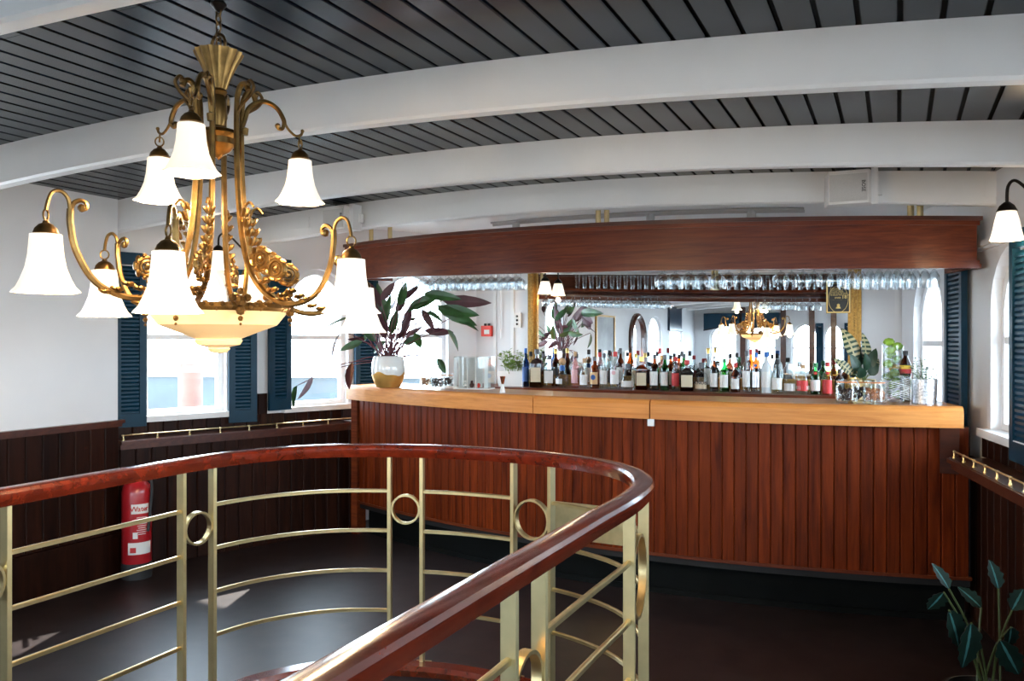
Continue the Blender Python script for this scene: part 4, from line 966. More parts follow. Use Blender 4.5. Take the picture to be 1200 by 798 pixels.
# clear acrylic stand with card
p = on_bar(556, 0.33)
st_ = thing('acrylic_box', 'clear acrylic divided box with white edges beside the copper jigger', 'box', p, 0.12)
w_, d_, h_ = 0.26, 0.14, 0.23
for (a, b, c_, e_) in ((-w_ / 2, -w_ / 2 + 0.004, -d_ / 2, d_ / 2), (w_ / 2 - 0.004, w_ / 2, -d_ / 2, d_ / 2), (-w_ / 2, w_ / 2, -d_ / 2, -d_ / 2 + 0.004), (-w_ / 2, w_ / 2, d_ / 2 - 0.004, d_ / 2)):
    part('wall', MB().box(a, b, c_, e_, 0.004, h_ * (1 if abs(e_ - c_) > 0.05 else 1)), M['glass'], st_, loc=LOCAL)
part('base', MB().box(-w_ / 2, w_ / 2, -d_ / 2, d_ / 2, 0, 0.008), M['paper'], st_, loc=LOCAL)
for i in range(4):
    x = -w_ / 2 + 0.035 + i * 0.063
    part('divider', MB().box(x, x + 0.006, -d_ / 2 + 0.006, d_ / 2 - 0.006, 0.008, h_ - 0.01), M['paper'], st_, loc=LOCAL)
for i, c_ in enumerate((M['steel'], M['beans'], M['red_pl'])):
    tp = thing('cocktail_garnish', ('small silver trinket', 'small dark nut', 'small red capped trinket')[i] + ' inside the clear acrylic box', 'trinket', p + Vector((-0.06 + 0.05 * i, -0.02, 0.008)))
    part('knob', MB().ball((0, 0, 0.018), 0.018), c_, tp, True, loc=LOCAL); part('tip', MB().ball((0, 0, 0.042), 0.010), M['paper'] if i != 1 else c_, tp, True, loc=LOCAL)
jg = thing('jigger', 'hourglass jigger with copper top standing on the bar', 'jigger', on_bar(589, 0.10))
part('lower_cup', MB().lathe([(0.018, 0.001), (0.019, 0.004), (0.008, 0.058), (0.0001, 0.06)], 20), M['paper'], jg, True, loc=LOCAL)
part('upper_cup', MB().lathe([(0.008, 0.058), (0.019, 0.108), (0.017, 0.108), (0.006, 0.064), (0.0001, 0.064)], 20), M['copper'], jg, True, loc=LOCAL)
# decanter
dc = thing('decanter', 'square cut glass decanter with stopper at the right of the bar', 'decanter', on_bar(1050, 0.14), 0.35)
mb = MB(); a = 0.056
for z0, z1, r0, r1 in ((0.002, 0.02, a * 0.94, a), (0.02, 0.15, a, a), (0.15, 0.175, a, 0.03), (0.175, 0.20, 0.022, 0.02), (0.20, 0.205, 0.03, 0.03)):
    mb.add([(x * r0, y * r0, z0) for x, y in ((-1, -1), (1, -1), (1, 1), (-1, 1))] + [(x * r1, y * r1, z1) for x, y in ((-1, -1), (1, -1), (1, 1), (-1, 1))], [(i, (i + 1) % 4, 4 + (i + 1) % 4, 4 + i) for i in range(4)])
M['cut'] = thin_glass('cut_glass', (0.96, 0.98, 1.0), 1.0, 0.05, 0.16)
bd_ = part('body', mb, M['cut'], dc, loc=LOCAL)
mb = MB()
for f_ in range(4):
    R3 = Matrix.Rotation(f_ * PI / 2, 3, 'Z')
    for i in range(9):
        for sgn in (1, -1):
            p0 = R3 @ Vector((-0.05, -a - 0.001, 0.03 + 0.012 * i)); p1 = R3 @ Vector((0.05, -a - 0.001, 0.03 + 0.012 * i + 0.0 + 0.03 * sgn if 0.02 < 0.03 + 0.012 * i + 0.03 * sgn < 0.15 else 0.09))
            mb.tube([p0, p1], 0.0009, 3)
part('cut_pattern', mb, M['pot_white'], bd_, loc=LOCAL)['kind'] = 'stuff'
part('stopper', MB().ball((0, 0, 0.235), 0.03, 8, 4), M['cut'], dc, loc=LOCAL)
# glass cylinder of limes
lc = on_bar(1046, 0.34)
cyl = thing('glass_cylinder', 'tall clear glass vase filled with limes behind the decanter', 'vase', lc)
part('wall', MB().lathe([(0.0001, 0.002), (0.055, 0.002), (0.056, 0.32), (0.053, 0.32), (0.052, 0.012), (0.0001, 0.012)], 28), M['glass'], cyl, True, loc=LOCAL)
lm_ = MB().lathe([(0.0001, -0.032), (0.006, -0.029), (0.019, -0.02), (0.025, 0), (0.019, 0.02), (0.006, 0.029), (0.0001, 0.032)], 12).mesh('lime', M['lime'], True)
lm2 = lm_.copy(); lm2.materials.clear(); lm2.materials.append(M['lemon'])
for i in range(13):
    a = i * 2.3; z = 0.04 + i * 0.0245; pos = lc + Vector((0.024 * math.cos(a), 0.024 * math.sin(a), z)); lem = i == 6
    o = link('lemon' if lem else 'lime', lm2 if lem else lm_, None, pos, (R.uniform(0.9, 2.2), R.uniform(0, 3), R.uniform(0, 3)))
    tag(o, 'yellow lemon among the limes in the glass vase' if lem else 'green lime stacked inside the tall glass vase', 'lemon' if lem else 'lime', None if lem else 'limes in the glass vase')
# hammered planter with sprig
hpot = thing('sprig_planter', 'hammered silver pot with a wispy grey green sprig at the bar end', 'plant', on_bar(1083, 0.17))
part('pot', MB().lathe([(0.0001, 0.002), (0.060, 0.002), (0.066, 0.135), (0.061, 0.135), (0.058, 0.11), (0.0001, 0.11)], 40), M['hammered'], hpot, True, loc=LOCAL)
bushy(hpot, 0.11, 0.17, 0.075, 22, M['leaf_grey'], M['stem_g'], 0.0012, 0.5, 0.022)
# striped plant in brass pot on the back shelf (stands at the right of the mirror)
sp = thing('striped_plant', 'small plant with cream striped leaves in a brass pot by the mirror edge', 'plant', on_bar(1012, 0.40))
part('pot', MB().lathe([(0.0001, 0.002), (0.06, 0.002), (0.066, 0.12), (0.062, 0.12), (0.058, 0.1), (0.0001, 0.1)], 28), M['brass'], sp, True, loc=LOCAL)
SL = leaf_mesh('leaf', 0.18, 0.075, [M['leaf_dark'], M['leaf_bot'], M['leaf_stripe']], 0.25, 0.02, 0.2, 2, 14)
SL2 = leaf_mesh('leaf', 0.17, 0.08, [M['leaf_dark'], M['leaf_bot']], 0.25, 0.02, 0.2)
for i, (dx, dzz, df, mi) in enumerate(((-0.10, 0.27, 0.0, 0), (0.02, 0.24, -0.02, 0), (-0.17, 0.09, -0.05, 0), (0.04, 0.20, 0.05, 0), (-0.09, 0.12, -0.06, 1), (0.0, 0.13, -0.07, 1), (0.06, 0.07, -0.06, 1), (-0.05, 0.04, -0.08, 1), (0.09, 0.10, 0.0, 0), (-0.02, 0.2, 0.04, 1), (-0.09, 0.05, 0.04, 1), (0.05, 0.16, -0.05, 1))):
    st = Vector((0, 0, 0.1)); tipv = right_ * dx + fwd * df + Vector((0, 0, 0.13 + dzz)); bs = st.lerp(tipv, 0.42)
    part('stem', MB().tube(spline([st, st.lerp(bs, 0.6) + Vector((0, 0, 0.01)), bs], 3), 0.0025, 5), M['stem_g'], sp, True, loc=LOCAL)
    o = link('leaf', SL if mi == 0 else SL2, sp, bs, face(tipv - bs + Vector((0, 0, 0.02)), tocam(0.45, 0.4))); s = (tipv - bs).length / 0.16; o.scale = (s, max(0.7, s), s)
# age sign hanging in front of the mirror
sy = 5.12; sx0 = qx(968) * sy; sx1 = qx(997) * sy; sx = (sx0 + sx1) / 2; szd = sy * CS - sx * SN
sz1, sz0 = EYE + (399 - 328) / F * szd, EYE + (399 - 367) / F * szd; sw, sh = sx1 - sx0, sz1 - sz0
sg = thing('age_sign', 'black and gold age restriction sign hanging from the canopy', 'sign', (sx, sy, sz0))
part('board', MB().box(-sw / 2, sw / 2, 0, 0.006, 0, sh), M['signblack'], sg, loc=LOCAL)
mb = MB(); e = 0.007
for (a, b, c_, d_) in ((-sw / 2 + 0.002, -sw / 2 + 0.002 + e, 0.002, sh - 0.002), (sw / 2 - 0.002 - e, sw / 2 - 0.002, 0.002, sh - 0.002), (-sw / 2 + 0.002, sw / 2 - 0.002, 0.002, 0.002 + e), (-sw / 2 + 0.002, sw / 2 - 0.002, sh - 0.002 - e, sh - 0.002)):
    mb.box(a, b, -0.001, 0, c_, d_)
part('gold_border', mb, M['goldink'], sg, loc=LOCAL)
mb = MB(); c0 = Vector((sw * 0.22, -0.0016, sh * 0.855)); n = 24; rr = sw * 0.17
mb.add([c0] + [c0 + Vector((rr * math.cos(2 * PI * i / n), 0, rr * math.sin(2 * PI * i / n))) for i in range(n)], [(0, 1 + i, 1 + (i + 1) % n) for i in range(n)])
part('gold_disc', mb, M['goldink'], sg, loc=LOCAL)
arcp = [Vector((sw * 0.40 * math.cos(a), -0.0015, sh * 0.42 + sh * 0.40 * math.sin(a))) for a in [PI * 2 * i / 40 for i in range(40)]]
part('gold_ring', MB().tube(arcp, 0.0014, 4, True), M['goldink'], sg, loc=LOCAL)
RX = (PI / 2, 0, 0)
text('lettering', '25', sw * 0.26, M['signblack'], sg, (sw * 0.22, -0.0026, sh * 0.855), RX)
text('lettering', 'CHALLENGE', sw * 0.085, M['goldink'], sg, (-sw * 0.17, -0.0016, sh * 0.895), RX)
for i, (t_, xx) in enumerate((('IF YOU ARE', 0), ('LUCKY ENOUGH', 0), ('TO LOOK UNDER', 0), ('25 YOU WILL BE ASKED', 0), ('TO PROVE THAT YOU ARE', 0))):
    text('lettering', t_, sw * 0.066, M['goldink'], sg, (-sw * 0.33, -0.0016, sh * (0.74 - 0.05 * i)), RX, 'LEFT')
text('lettering', 'OVER', sw * 0.10, M['goldink'], sg, (-sw * 0.02, -0.0016, sh * 0.46), RX)
text('lettering', '18', sw * 0.22, M['goldink'], sg, (sw * 0.24, -0.0016, sh * 0.48), RX)
text('lettering', 'WHEN YOU BUY ALCOHOL', sw * 0.066, M['goldink'], sg, (-sw * 0.33, -0.0016, sh * 0.395), RX, 'LEFT')
part('emblem', MB().ball((0, -0.001, sh * 0.24), sw * 0.065, 10, 6).lathe([(0.0001, 0), (sw * 0.10, 0), (sw * 0.08, sh * 0.05), (0.0001, sh * 0.07)], 12, (0, -0.001, sh * 0.14)), M['goldink'], sg, True, loc=LOCAL)
sg.children[-1].scale = (1, 0.05, 1)
for dx in (-0.04, 0.04): part('hanger', MB().tube([(dx, 0.003, sh), (dx, 0.003, gz0(sx) + 0.08 - sz0)], 0.001, 4), M['steel'], sg, loc=LOCAL)

# ------------------------------------------------------------------ bottles on the back shelf
def glassmat(name, tint): return thin_glass(name, tint, 0.9, 0.0, 0.10)
G = {'clear': glassmat('bottle_clear', (0.90, 0.94, 0.94)), 'green': glassmat('bottle_green', (0.06, 0.42, 0.12)), 'amber': glassmat('bottle_amber', (0.50, 0.17, 0.03)),
     'dark': glassmat('bottle_dark', (0.20, 0.085, 0.045)), 'blue': glassmat('bottle_blue', (0.03, 0.18, 0.45)), 'pink': glassmat('bottle_pink', (0.92, 0.62, 0.62)), 'yellow': glassmat('bottle_yellow', (0.88, 0.72, 0.35)), 'frost': plain('bottle_frosted', (0.62, 0.66, 0.68), 0.35, var=0.05)}
def cm(name, col, rough=0.5, metal=0): return plain(name, col, rough, metal, var=0.04)
LC = {'white': M['paper'], 'cream': M['cream'], 'black': M['ink'], 'red': cm('label_red', (0.62, 0.04, 0.04)), 'pinkl': cm('label_pink', (0.75, 0.42, 0.42)), 'blue': cm('label_blue', (0.03, 0.10, 0.32)), 'tan': cm('label_tan', (0.68, 0.42, 0.2)), 'silver': cm('cap_silver', (0.6, 0.6, 0.62), 0.3, 1), 'gold': cm('cap_gold', (0.7, 0.46, 0.15), 0.3, 1), 'wood': cm('cap_cork', (0.5, 0.3, 0.15)), 'grey': cm('cap_grey', (0.12, 0.12, 0.13)), 'green': cm('label_green', (0.03, 0.2, 0.07)), 'blueb': cm('cap_blue', (0.03, 0.15, 0.5)), 'yellow': cm('label_yellow', (0.85, 0.6, 0.05))}
# px, top y, width px, glass, label, cap, style, description
BT = [(616, 408, 8, 'blue', 'blue', 'blueb', 'tall', 'slim cobalt blue bottle beside the gilt frame'),
      (629, 409, 14, 'dark', 'cream', 'grey', 'square', 'squat dark bottle with big cream label near the gilt frame'),
      (644, 416, 12, 'clear', 'white', 'grey', 'square', 'short clear square bottle left of the round flask'),
      (659, 424, 16, 'clear', 'white', 'wood', 'round', 'round clear flask with blue neck and cork ball'),
      (674, 412, 9, 'pink', 'pinkl', 'wood', 'tall', 'tall slim pink tinted bottle right of the round flask'),
      (685, 420, 11, 'clear', 'white', 'wood', 'round2', 'clear shouldered bottle between the pink and amber ones'),
      (697, 418, 11, 'amber', 'tan', 'grey', 'tall', 'amber bottle with tan label and dark round badge'),
      (708, 414, 10, 'clear', 'white', 'grey', 'tall', 'clear bottle with white label right of the tan labelled one'),
      (721, 412, 12, 'clear', 'white', 'red', 'tall', 'clear bottle with pale label and pink stamp'),
      (736, 426, 17, 'clear', 'white', 'grey', 'flask', 'wide flat clear bottle with a low white label'),
      (752, 418, 13, 'amber', 'cream', 'gold', 'square', 'square amber bottle with slanting cream label'),
      (767, 415, 11, 'dark', 'white', 'grey', 'tall', 'dark brown bottle with white label beside the slanting label'),
      (779, 416, 10, 'green', 'white', 'grey', 'tall', 'pale green bottle with tall white label'),
      (792, 418, 10, 'clear', 'red', 'red', 'tall', 'clear bottle with red and white label'),
      (805, 422, 15, 'dark', 'cream', 'red', 'square', 'squat dark bottle with cream label and red cap'),
      (822, 425, 15, 'clear', 'cream', 'grey', 'flask', 'square clear bottle with big black lettering'),
      (837, 417, 10, 'dark', 'white', 'silver', 'tall', 'dark bottle with white label left of the green one'),
      (849, 420, 11, 'green', 'white', 'green', 'tall', 'bright green bottle with white label, middle of the shelf'),
      (862, 425, 11, 'amber', 'white', 'red', 'round2', 'short amber bottle with red banded cap'),
      (875, 411, 10, 'clear', 'white', 'grey', 'tall', 'tall clear bottle with white label and dark cap'),
      (886, 413, 10, 'clear', 'silver', 'blueb', 'tall', 'tall clear bottle with a blue dot on the neck'),
      (898, 412, 12, 'frost', 'white', 'blueb', 'tall', 'frosted bottle with blue and red cap'),
      (911, 421, 13, 'clear', 'white', 'black', 'round2', 'clear broad bottle with black cap under the chandelier reflection'),
      (926, 426, 14, 'clear', 'white', 'silver', 'flask', 'short clear bottle with a tall silver cap'),
      (941, 427, 14, 'clear', 'red', 'wood', 'round2', 'short bottle with wide red and white label'),
      (956, 425, 12, 'green', 'white', 'green', 'round2', 'green bottle with white label and red seal'),
      (970, 424, 12, 'yellow', 'red', 'red', 'round2', 'yellow bottle with red cap and red footed label'),
      (984, 432, 11, 'dark', 'black', 'black', 'round2', 'dark round bottle right of the red capped one'),
      (1000, 423, 8, 'dark', 'gold', 'gold', 'tall', 'dark bottle with gold foil top behind the jars')]
BY = 6.46
def bottle(px, ty, wpx, gl, lab, cap, style, desc, y=BY, group='bottles along the back shelf', extra=True):
    x = qx(px) * y; zd = y * CS - x * SN; h = EYE + (399 - ty) / F * zd - SB_Z; r = wpx / F * zd / 2
    root = thing('bottle', desc, 'bottle', (x, y, SB_Z), 0, group)
    n = 4 if style == 'square' else 16
    if style == 'tall': pf = [(0.0001, 0.002), (r * 0.96, 0.002), (r, 0.01), (r, h * 0.60), (r * 0.8, h * 0.68), (r * 0.4, h * 0.76), (r * 0.36, h * 0.95)]; nb = h * 0.95; lz = (0.14, 0.52)
    elif style == 'square': pf = [(0.0001, 0.002), (r * 1.35, 0.002), (r * 1.4, 0.01), (r * 1.4, h * 0.62), (r * 0.9, h * 0.70), (r * 0.36, h * 0.75), (r * 0.34, h * 0.94)]; nb = h * 0.94; lz = (0.14, 0.52)
    elif style == 'round': pf = [(0.0001, 0.002), (r * 0.5, 0.002), (r * 0.85, 0.03 * h / 0.2), (r, h * 0.27), (r * 0.85, h * 0.46), (r * 0.4, h * 0.58), (r * 0.3, h * 0.66), (r * 0.3, h * 0.88)]; nb = h * 0.88; lz = (0.16, 0.36)
    elif style == 'round2': pf = [(0.0001, 0.002), (r * 0.95, 0.002), (r, 0.012), (r, h * 0.52), (r * 0.9, h * 0.62), (r * 0.45, h * 0.72), (r * 0.36, h * 0.78), (r * 0.36, h * 0.93)]; nb = h * 0.93; lz = (0.12, 0.46)
    else: pf = [(0.0001, 0.002), (r * 0.98, 0.002), (r, 0.012), (r, h * 0.50), (r * 0.85, h * 0.62), (r * 0.32, h * 0.68), (r * 0.30, h * 0.88)]; nb = h * 0.88; lz = (0.10, 0.34)
    if gl == 'frost': pass
    g = MB().lathe(pf, n, (0, 0, 0))
    rot = (0, 0, PI / 4 + 0.2) if n == 4 else (0, 0, 0)
    body = part('bottle_glass', g, G[gl], root, n > 4, loc=LOCAL, rot=rot)
    if style == 'flask': body.scale = (1, 0.6, 1)
    if gl in ('clear', 'pink', 'yellow'):
        liq = R.choice(((0.95, 0.96, 0.96), (0.93, 0.95, 0.95), (0.9, 0.72, 0.5)))
        key = 'liquid_%d' % int(liq[1] * 100)
        if key not in M: M[key] = thin_glass(key, liq, 0.5, 0.05, 0.02)
    # label: curved sheet facing the room
    rl_ = r * 1.015 if style != 'square' else r * 1.0; fa_ = -PI / 2 - 0.25; mb = MB(); vs = []; m_ = 8; hw = 1.25 if style != 'round' else 0.6
    if style == 'square':
        s_ = r * 1.4 / math.sqrt(2) * 1.02
        lb = part('label', MB().box(-s_ * 0.85, s_ * 0.85, -s_ - 0.002, -s_, h * lz[0], h * lz[1]), LC[lab], root, loc=LOCAL, rot=(0, 0, 0.2))
    else:
        ky = 0.6 if style == 'flask' else 1
        for i in range(m_ + 1):
            a = fa_ - hw + 2 * hw * i / m_
            vs += [(rl_ * math.cos(a), rl_ * math.sin(a) * ky - 0.001, h * lz[0]), (rl_ * math.cos(a), rl_ * math.sin(a) * ky - 0.001, h * lz[1])]
        lb = part('label', mb.add(vs, [(2 * i, 2 * i + 2, 2 * i + 3, 2 * i + 1) for i in range(m_)]), LC[lab], root, True, loc=LOCAL)
    cr = r * 0.42
    if style == 'round': part('stopper', MB().ball((0, 0, nb + r * 0.5), r * 0.55, 10, 6), LC[cap], root, True, loc=LOCAL); part('neck_band', MB().lathe([(r * 0.31, h * 0.66), (r * 0.36, h * 0.67), (r * 0.36, h * 0.84), (r * 0.31, h * 0.86)], 12), LC['blueb'], root, True, loc=LOCAL)
    else: part('cap', MB().lathe([(0.0001, nb - h * 0.08), (cr, nb - h * 0.08), (cr, h * 0.985), (cr * 0.8, h), (0.0001, h)], 12), LC[cap], root, True, loc=LOCAL)
    return root, h, r
for b in BT:
    root, h, r = bottle(*b)
    if b[0] == 697: part('badge', MB().lathe([(0.0001, 0.0), (r * 0.55, 0.0), (r * 0.55, 0.002), (0.0001, 0.002)], 16), LC['blue'], root, loc=(0.0, -r * 1.06, h * 0.36), rot=(PI / 2, 0, -0.1))
    if b[0] == 721: part('badge', MB().lathe([(0.0001, 0.0), (r * 0.4, 0.0), (r * 0.4, 0.002), (0.0001, 0.002)], 14), LC['pinkl'], root, loc=(0.0, -r * 1.06, h * 0.44), rot=(PI / 2, 0, -0.1))
    if b[0] == 956: part('seal', MB().ball((0, -r * 0.6, h * 0.66), r * 0.35, 10, 6), LC['red'], root, True, loc=LOCAL)
    if b[0] == 970: part('seal', MB().ball((0, -r * 0.6, h * 0.66), r * 0.33, 10, 6), LC['red'], root, True, loc=LOCAL); part('label_foot', MB().lathe([(r * 1.02, h * 0.04), (r * 1.03, h * 0.16)], 16), LC['red'], root, True, loc=LOCAL)
    if b[0] == 886: part('neck_dot', MB().ball((0, -r * 0.55, h * 0.68), r * 0.35, 10, 6), LC['blueb'], root, True, loc=LOCAL)
    if b[0] == 822: text('lettering', 'KNOB', r * 0.72, M['ink'], root, (-0.002, -r * 0.66, h * 0.30), (PI / 2, 0, 0))
    if b[0] == 941: part('label_band', MB().lathe([(r * 1.03, h * 0.16), (r * 1.03, h * 0.28)], 16), LC['white'], root, True, loc=LOCAL)
for i, px in enumerate((622, 637, 651, 690, 703, 714, 727, 745, 760, 773, 786, 799, 830, 856, 880, 905)):
    ty = R.uniform(407, 416); gl = ['clear', 'clear', 'amber', 'clear'][i % 4]; cp_ = ['black', 'grey', 'gold', 'black', 'red'][i % 5]
    bottle(px, ty, 9.5, gl, ['white', 'cream', 'black'][i % 3], cp_, 'tall', 'slim tall bottle in the second row close to the mirror', 6.64, 'second row of bottles close to the mirror')
# dark bottle with red and yellow label beside the decanter, standing on the bar top
p = on_bar(1061, 0.30); root = thing('small_bottle', 'little dark bottle with red and yellow label behind the decanter', 'bottle', p)
part('bottle_glass', MB().lathe([(0.0001, 0.002), (0.028, 0.002), (0.029, 0.21), (0.012, 0.25), (0.012, 0.28)], 14), G['dark'], root, True, loc=LOCAL)
part('label', MB().lathe([(0.0295, 0.16), (0.0295, 0.185)], 14), LC['red'], root, True, loc=LOCAL); part('label_band', MB().lathe([(0.0296, 0.185), (0.0296, 0.205)], 14), LC['yellow'], root, True, loc=LOCAL)
part('cap', MB().lathe([(0.0001, 0.26), (0.014, 0.26), (0.014, 0.285), (0.0001, 0.286)], 12), LC['black'], root, True, loc=LOCAL)

# ------------------------------------------------------------------ glasses on and under the canopy
def wine(hb, rb, hs):
    """hanging upside down: foot at z=0, bowl below"""
    pf = [(0.0001, 0.0), (0.033, -0.001), (0.034, -0.004), (0.008, -0.009), (0.004, -0.016), (0.004, -hs), (rb * 0.5, -hs - hb * 0.10), (rb * 0.92, -hs - hb * 0.35), (rb, -hs - hb * 0.58), (rb * 0.92, -hs - hb * 0.85), (rb * 0.84, -hs - hb)]
    pf += [(rb * 0.80, -hs - hb), (rb * 0.89, -hs - hb * 0.84), (rb * 0.96, -hs - hb * 0.58), (rb * 0.86, -hs - hb * 0.36), (rb * 0.4, -hs - hb * 0.13), (0.0001, -hs - hb * 0.11)]
    return MB().lathe(pf, 18)
M['glassware'] = thin_glass('glassware', (0.93, 0.95, 0.96), 1.0, 0.0, 0.16)
gb = wine(0.085, 0.046, 0.055); gball = gb.mesh('balloon_glass', M['glassware'], True)
gf = wine(0.10, 0.030, 0.045); gflute = gf.mesh('flute_glass', M['glassware'], True)
def hang(x, off, me, nm, lab, grp, cat='glass'):
    sl = 0.166 * (x + 1.25); nn = Vector((-sl, 1)).normalized()
    o = link(nm, me, None, (x + nn.x * off, bar_y(x) + nn.y * off, gz0(x) + 0.048), (0, 0, R.uniform(0, 3))); tag(o, lab, cat, grp)
for px in (776, 791, 808, 824, 841, 856, 871, 886):
    x = on_bar(px, 0.13).x; hang(x, 0.13, gball, 'wine_glass', 'round wine glass hanging upside down under the middle of the canopy', 'wine glasses under the canopy middle')
for px in (778, 793, 812, 828, 846): x = on_bar(px, 0.31).x; hang(x, 0.31, gball, 'wine_glass', 'round wine glass hanging upside down under the middle of the canopy', 'wine glasses under the canopy middle')
for px in (918, 931, 945, 958, 971, 984): x = on_bar(px, 0.13).x; hang(x, 0.13, gball, 'wine_glass', 'round wine glass hanging upside down near the age sign', 'wine glasses near the sign')
for px in (992, 1003, 1014, 1025, 1036, 1047, 1058, 1069, 1080, 1091, 1102): x = on_bar(px, 0.13).x; hang(x, 0.13, gflute, 'flute_glass', 'flute glass hanging upside down at the right end of the canopy', 'flutes under the canopy right end')
for px in (1000, 1012, 1024, 1036, 1048, 1060, 1072, 1084): x = on_bar(px, 0.31).x; hang(x, 0.31, gflute, 'flute_glass', 'flute glass hanging upside down at the right end of the canopy', 'flutes under the canopy right end')
for i, px in enumerate(range(462, 612, 10)):
    for off in (0.13, 0.31): x = on_bar(px, off).x; hang(x, off, gball, 'wine_glass', 'wine glass hanging upside down above the big purple plant', 'wine glasses under the canopy left end')
tb = MB().lathe([(0.0001, 0.002), (0.026, 0.002), (0.034, 0.15), (0.032, 0.15), (0.025, 0.012), (0.0001, 0.012)], 14).mesh('tumbler', M['glassware'], True)
n = 44
for i in range(n):
    x = -3.45 + 3.2 * i / (n - 1)
    if min(abs(x - qx(p_) * 4.99) for p_ in (435, 457, 701, 711)) < 0.05: continue
    sl = 0.166 * (x + 1.25); nn = Vector((-sl, 1)).normalized(); off = 0.34 + 0.02 * (i % 2) - 0.01
    o = link('tumbler', tb, None, (x + nn.x * off, bar_y(x) + nn.y * off, gz0(x) + 0.10)); tag(o, 'tall tumbler in the row standing on the canopy shelf, seen in the mirror', 'glass', 'tumblers on the canopy shelf')

# ------------------------------------------------------------------ dark plant at lower right
ap = Vector((0.26, 3.05, 0))
al = thing('arrowhead_plant', 'dark arrow leaved plant with pale veins on the floor at lower right', 'plant', ap)
part('pot', MB().lathe([(0.0001, 0.002), (0.09, 0.002), (0.12, 0.37), (0.113, 0.37), (0.105, 0.33), (0.0001, 0.33)], 28), M['bronze'], al, True, loc=LOCAL)
M['leaf_shaded'] = plain('leaf_green_shaded', (0.006, 0.018, 0.012), 0.7, var=0.4, spec=0.15)  # dark leaf green lowered further, the dim light here put into the colour
M['vein_shaded'] = plain('leaf_vein_shaded', (0.045, 0.15, 0.14), 0.7, spec=0.15)  # vein tone darkened too, standing in for the low light
AL = leaf_mesh('leaf', 0.20, 0.085, [M['leaf_shaded'], M['leaf_bot'], M['vein_shaded']], 0.12, 0.16, 0.3, 1, 14)
for (px, py, qx_, qy, zd, roll) in ((1112, 715, 1129, 762, 2.52, 1.0), (1138, 730, 1132, 788, 2.5, -1.0), (1172, 750, 1197, 796, 2.45, 0.3), (1106, 694, 1092, 712, 2.6, 0.9), (1170, 690, 1162, 655, 2.6, 0.9),
                                 (1112, 690, 1100, 668, 2.62, -0.9), (1186, 715, 1200, 690, 2.55, 0.8), (1150, 712, 1128, 690, 2.7, 1.0), (1185, 735, 1183, 762, 2.5, 1.2)):
    A = at(px, py, zd) - ap; B = at(qx_, qy, zd + 0.03) - ap
    st = Vector((R.uniform(-0.04, 0.04), R.uniform(-0.04, 0.04), 0.33))
    part('stem', MB().tube(spline([st, st.lerp(A, 0.5) + Vector((0, 0, 0.05)), A], 5), 0.0032, 6), M['stem_dk'], al, True, loc=LOCAL)
    o = link('leaf', AL, al, A, face(B - A, tocam(0.5, 0.3))); sc_ = max(0.45, (B - A).length / 0.20); o.scale = (sc_, max(0.6, sc_), sc_)

# ------------------------------------------------------------------ room behind the viewer, seen in the mirror
pic = thing('framed_picture', 'tall grey picture in a thin gold frame seen in the mirror', 'picture', (XL + 0.002, 0.23, 0.95))
part('print', MB().box(0, 0.012, -0.46, 0.46, 0.03, 0.95), M['grey_photo'], pic, loc=LOCAL)
mb = MB(); mb.box(0, 0.03, -0.5, -0.46, 0, 0.98).box(0, 0.03, 0.46, 0.5, 0, 0.98).box(0, 0.03, -0.46, 0.46, 0, 0.03).box(0, 0.03, -0.46, 0.46, 0.95, 0.98)
part('frame', mb, M['gold'], pic, loc=LOCAL)
tvs = thing('wall_screen', 'dark navy screen on the side wall seen in the mirror', 'screen', (XL + 0.002, -4.55, 1.72))
part('panel', MB().box(0, 0.05, -0.55, 0.55, 0, 0.5), M['tv'], tvs, loc=LOCAL)
part('bezel', MB().box(0.05, 0.056, -0.57, 0.57, -0.02, 0.0).box(0.05, 0.056, -0.57, 0.57, 0.5, 0.52), M['ink'], tvs, loc=LOCAL)
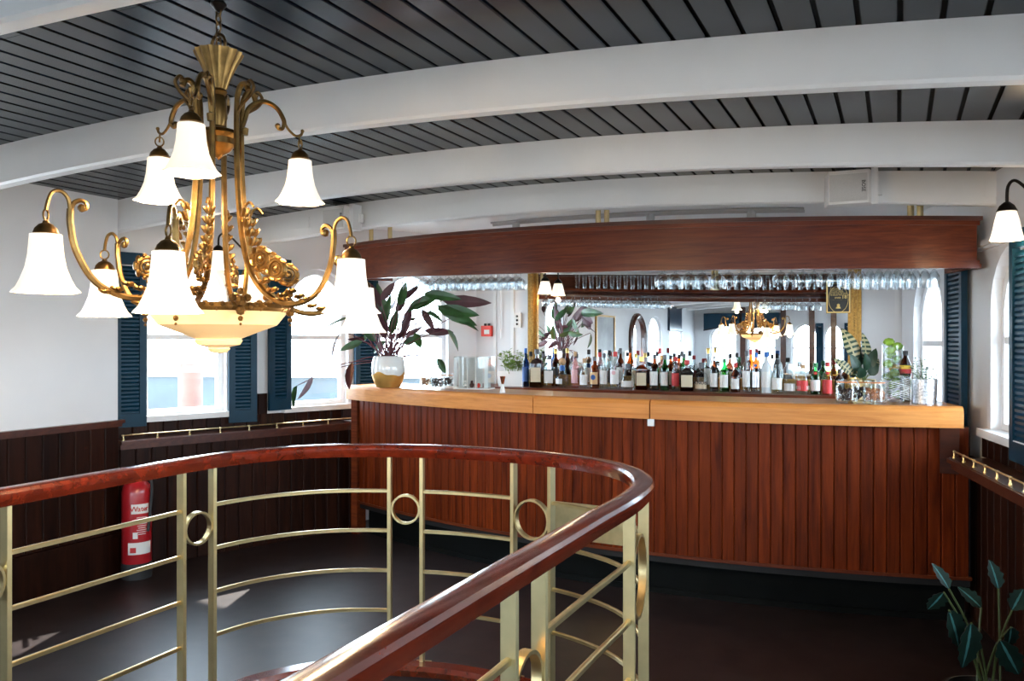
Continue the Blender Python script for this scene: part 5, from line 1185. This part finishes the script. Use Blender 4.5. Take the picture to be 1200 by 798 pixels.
for i, x in enumerate((-3.82, -2.92)):
    pel = thing('window_pelmet', ('dark navy wedge pelmet over the far window, left in the mirror', 'dark navy wedge pelmet over the far window, nearer the chandelier reflection')[i], 'pelmet', (x, YREAR + 0.002, 1.75), 0, 'navy pelmets at the far end')
    mb = MB(); mb.add([(-0.42, 0, 0), (0.42, 0, 0.15), (0.42, 0, 0.4), (-0.42, 0, 0.4), (-0.42, 0.3, 0), (0.42, 0.3, 0.15), (0.42, 0.3, 0.4), (-0.42, 0.3, 0.4)], [(0, 1, 2, 3), (4, 5, 6, 7), (0, 1, 5, 4), (2, 3, 7, 6), (0, 3, 7, 4), (1, 2, 6, 5)])
    part('valance', mb, M['teal'], pel, loc=LOCAL); part('bottom_rail', MB().obox((-0.42, 0.3, -0.02), (0.84, 0, 0.15), (0, 0.02, 0), (0, 0, 0.03)), M['bronze'], pel, loc=LOCAL)
for i, x in enumerate((-3.36, -2.43, -1.8, -1.33)):
    struct(part('trim_pier_%d' % (i + 1), MB().box(x - 0.06, x + 0.06, YREAR, YREAR + 0.06, 0, 2.3), M['mahog_dark']), 'dark wooden pier between the far windows seen in the mirror')

# ------------------------------------------------------------------ outside the left windows
og = struct(link('outside_ground', MB().box(-60, 60, -60, 60, -1.7, -1.6).mesh('ground', M['quay'])), 'pale quay outside the windows')
hb = thing('moored_boat', 'dark blue grey boat side seen through the left window', 'boat', (-9.2, 9.0, -1.6), 0.3)
part('hull', MB().add([(-1.0, -0.6, 0), (3, -0.6, 0), (3.4, -0.7, 2.6), (-1.2, -0.7, 2.6), (-1.0, 0.6, 0), (3, 0.6, 0), (3.4, 0.7, 2.6), (-1.2, 0.7, 2.6)], [(0, 1, 2, 3), (4, 5, 6, 7), (0, 1, 5, 4), (2, 3, 7, 6), (0, 3, 7, 4), (1, 2, 6, 5)]), M['hull'], hb, loc=LOCAL)
part('gunwale', MB().box(-1.25, 3.45, -0.74, 0.74, 2.6, 2.68), M['paper'], hb, loc=LOCAL)
bo_ = thing('mooring_post', 'weathered reddish mooring post outside the left window', 'post', (-7.15, 6.75, -1.6))
part('shaft', MB().lathe([(0.0001, 0), (0.13, 0), (0.13, 2.85), (0.0001, 2.85)], 16), M['post_w'], bo_, True, loc=LOCAL)
part('cap', MB().lathe([(0.0001, 2.85), (0.14, 2.85), (0.14, 2.9), (0.0001, 2.92)], 16), M['paper'], bo_, True, loc=LOCAL)
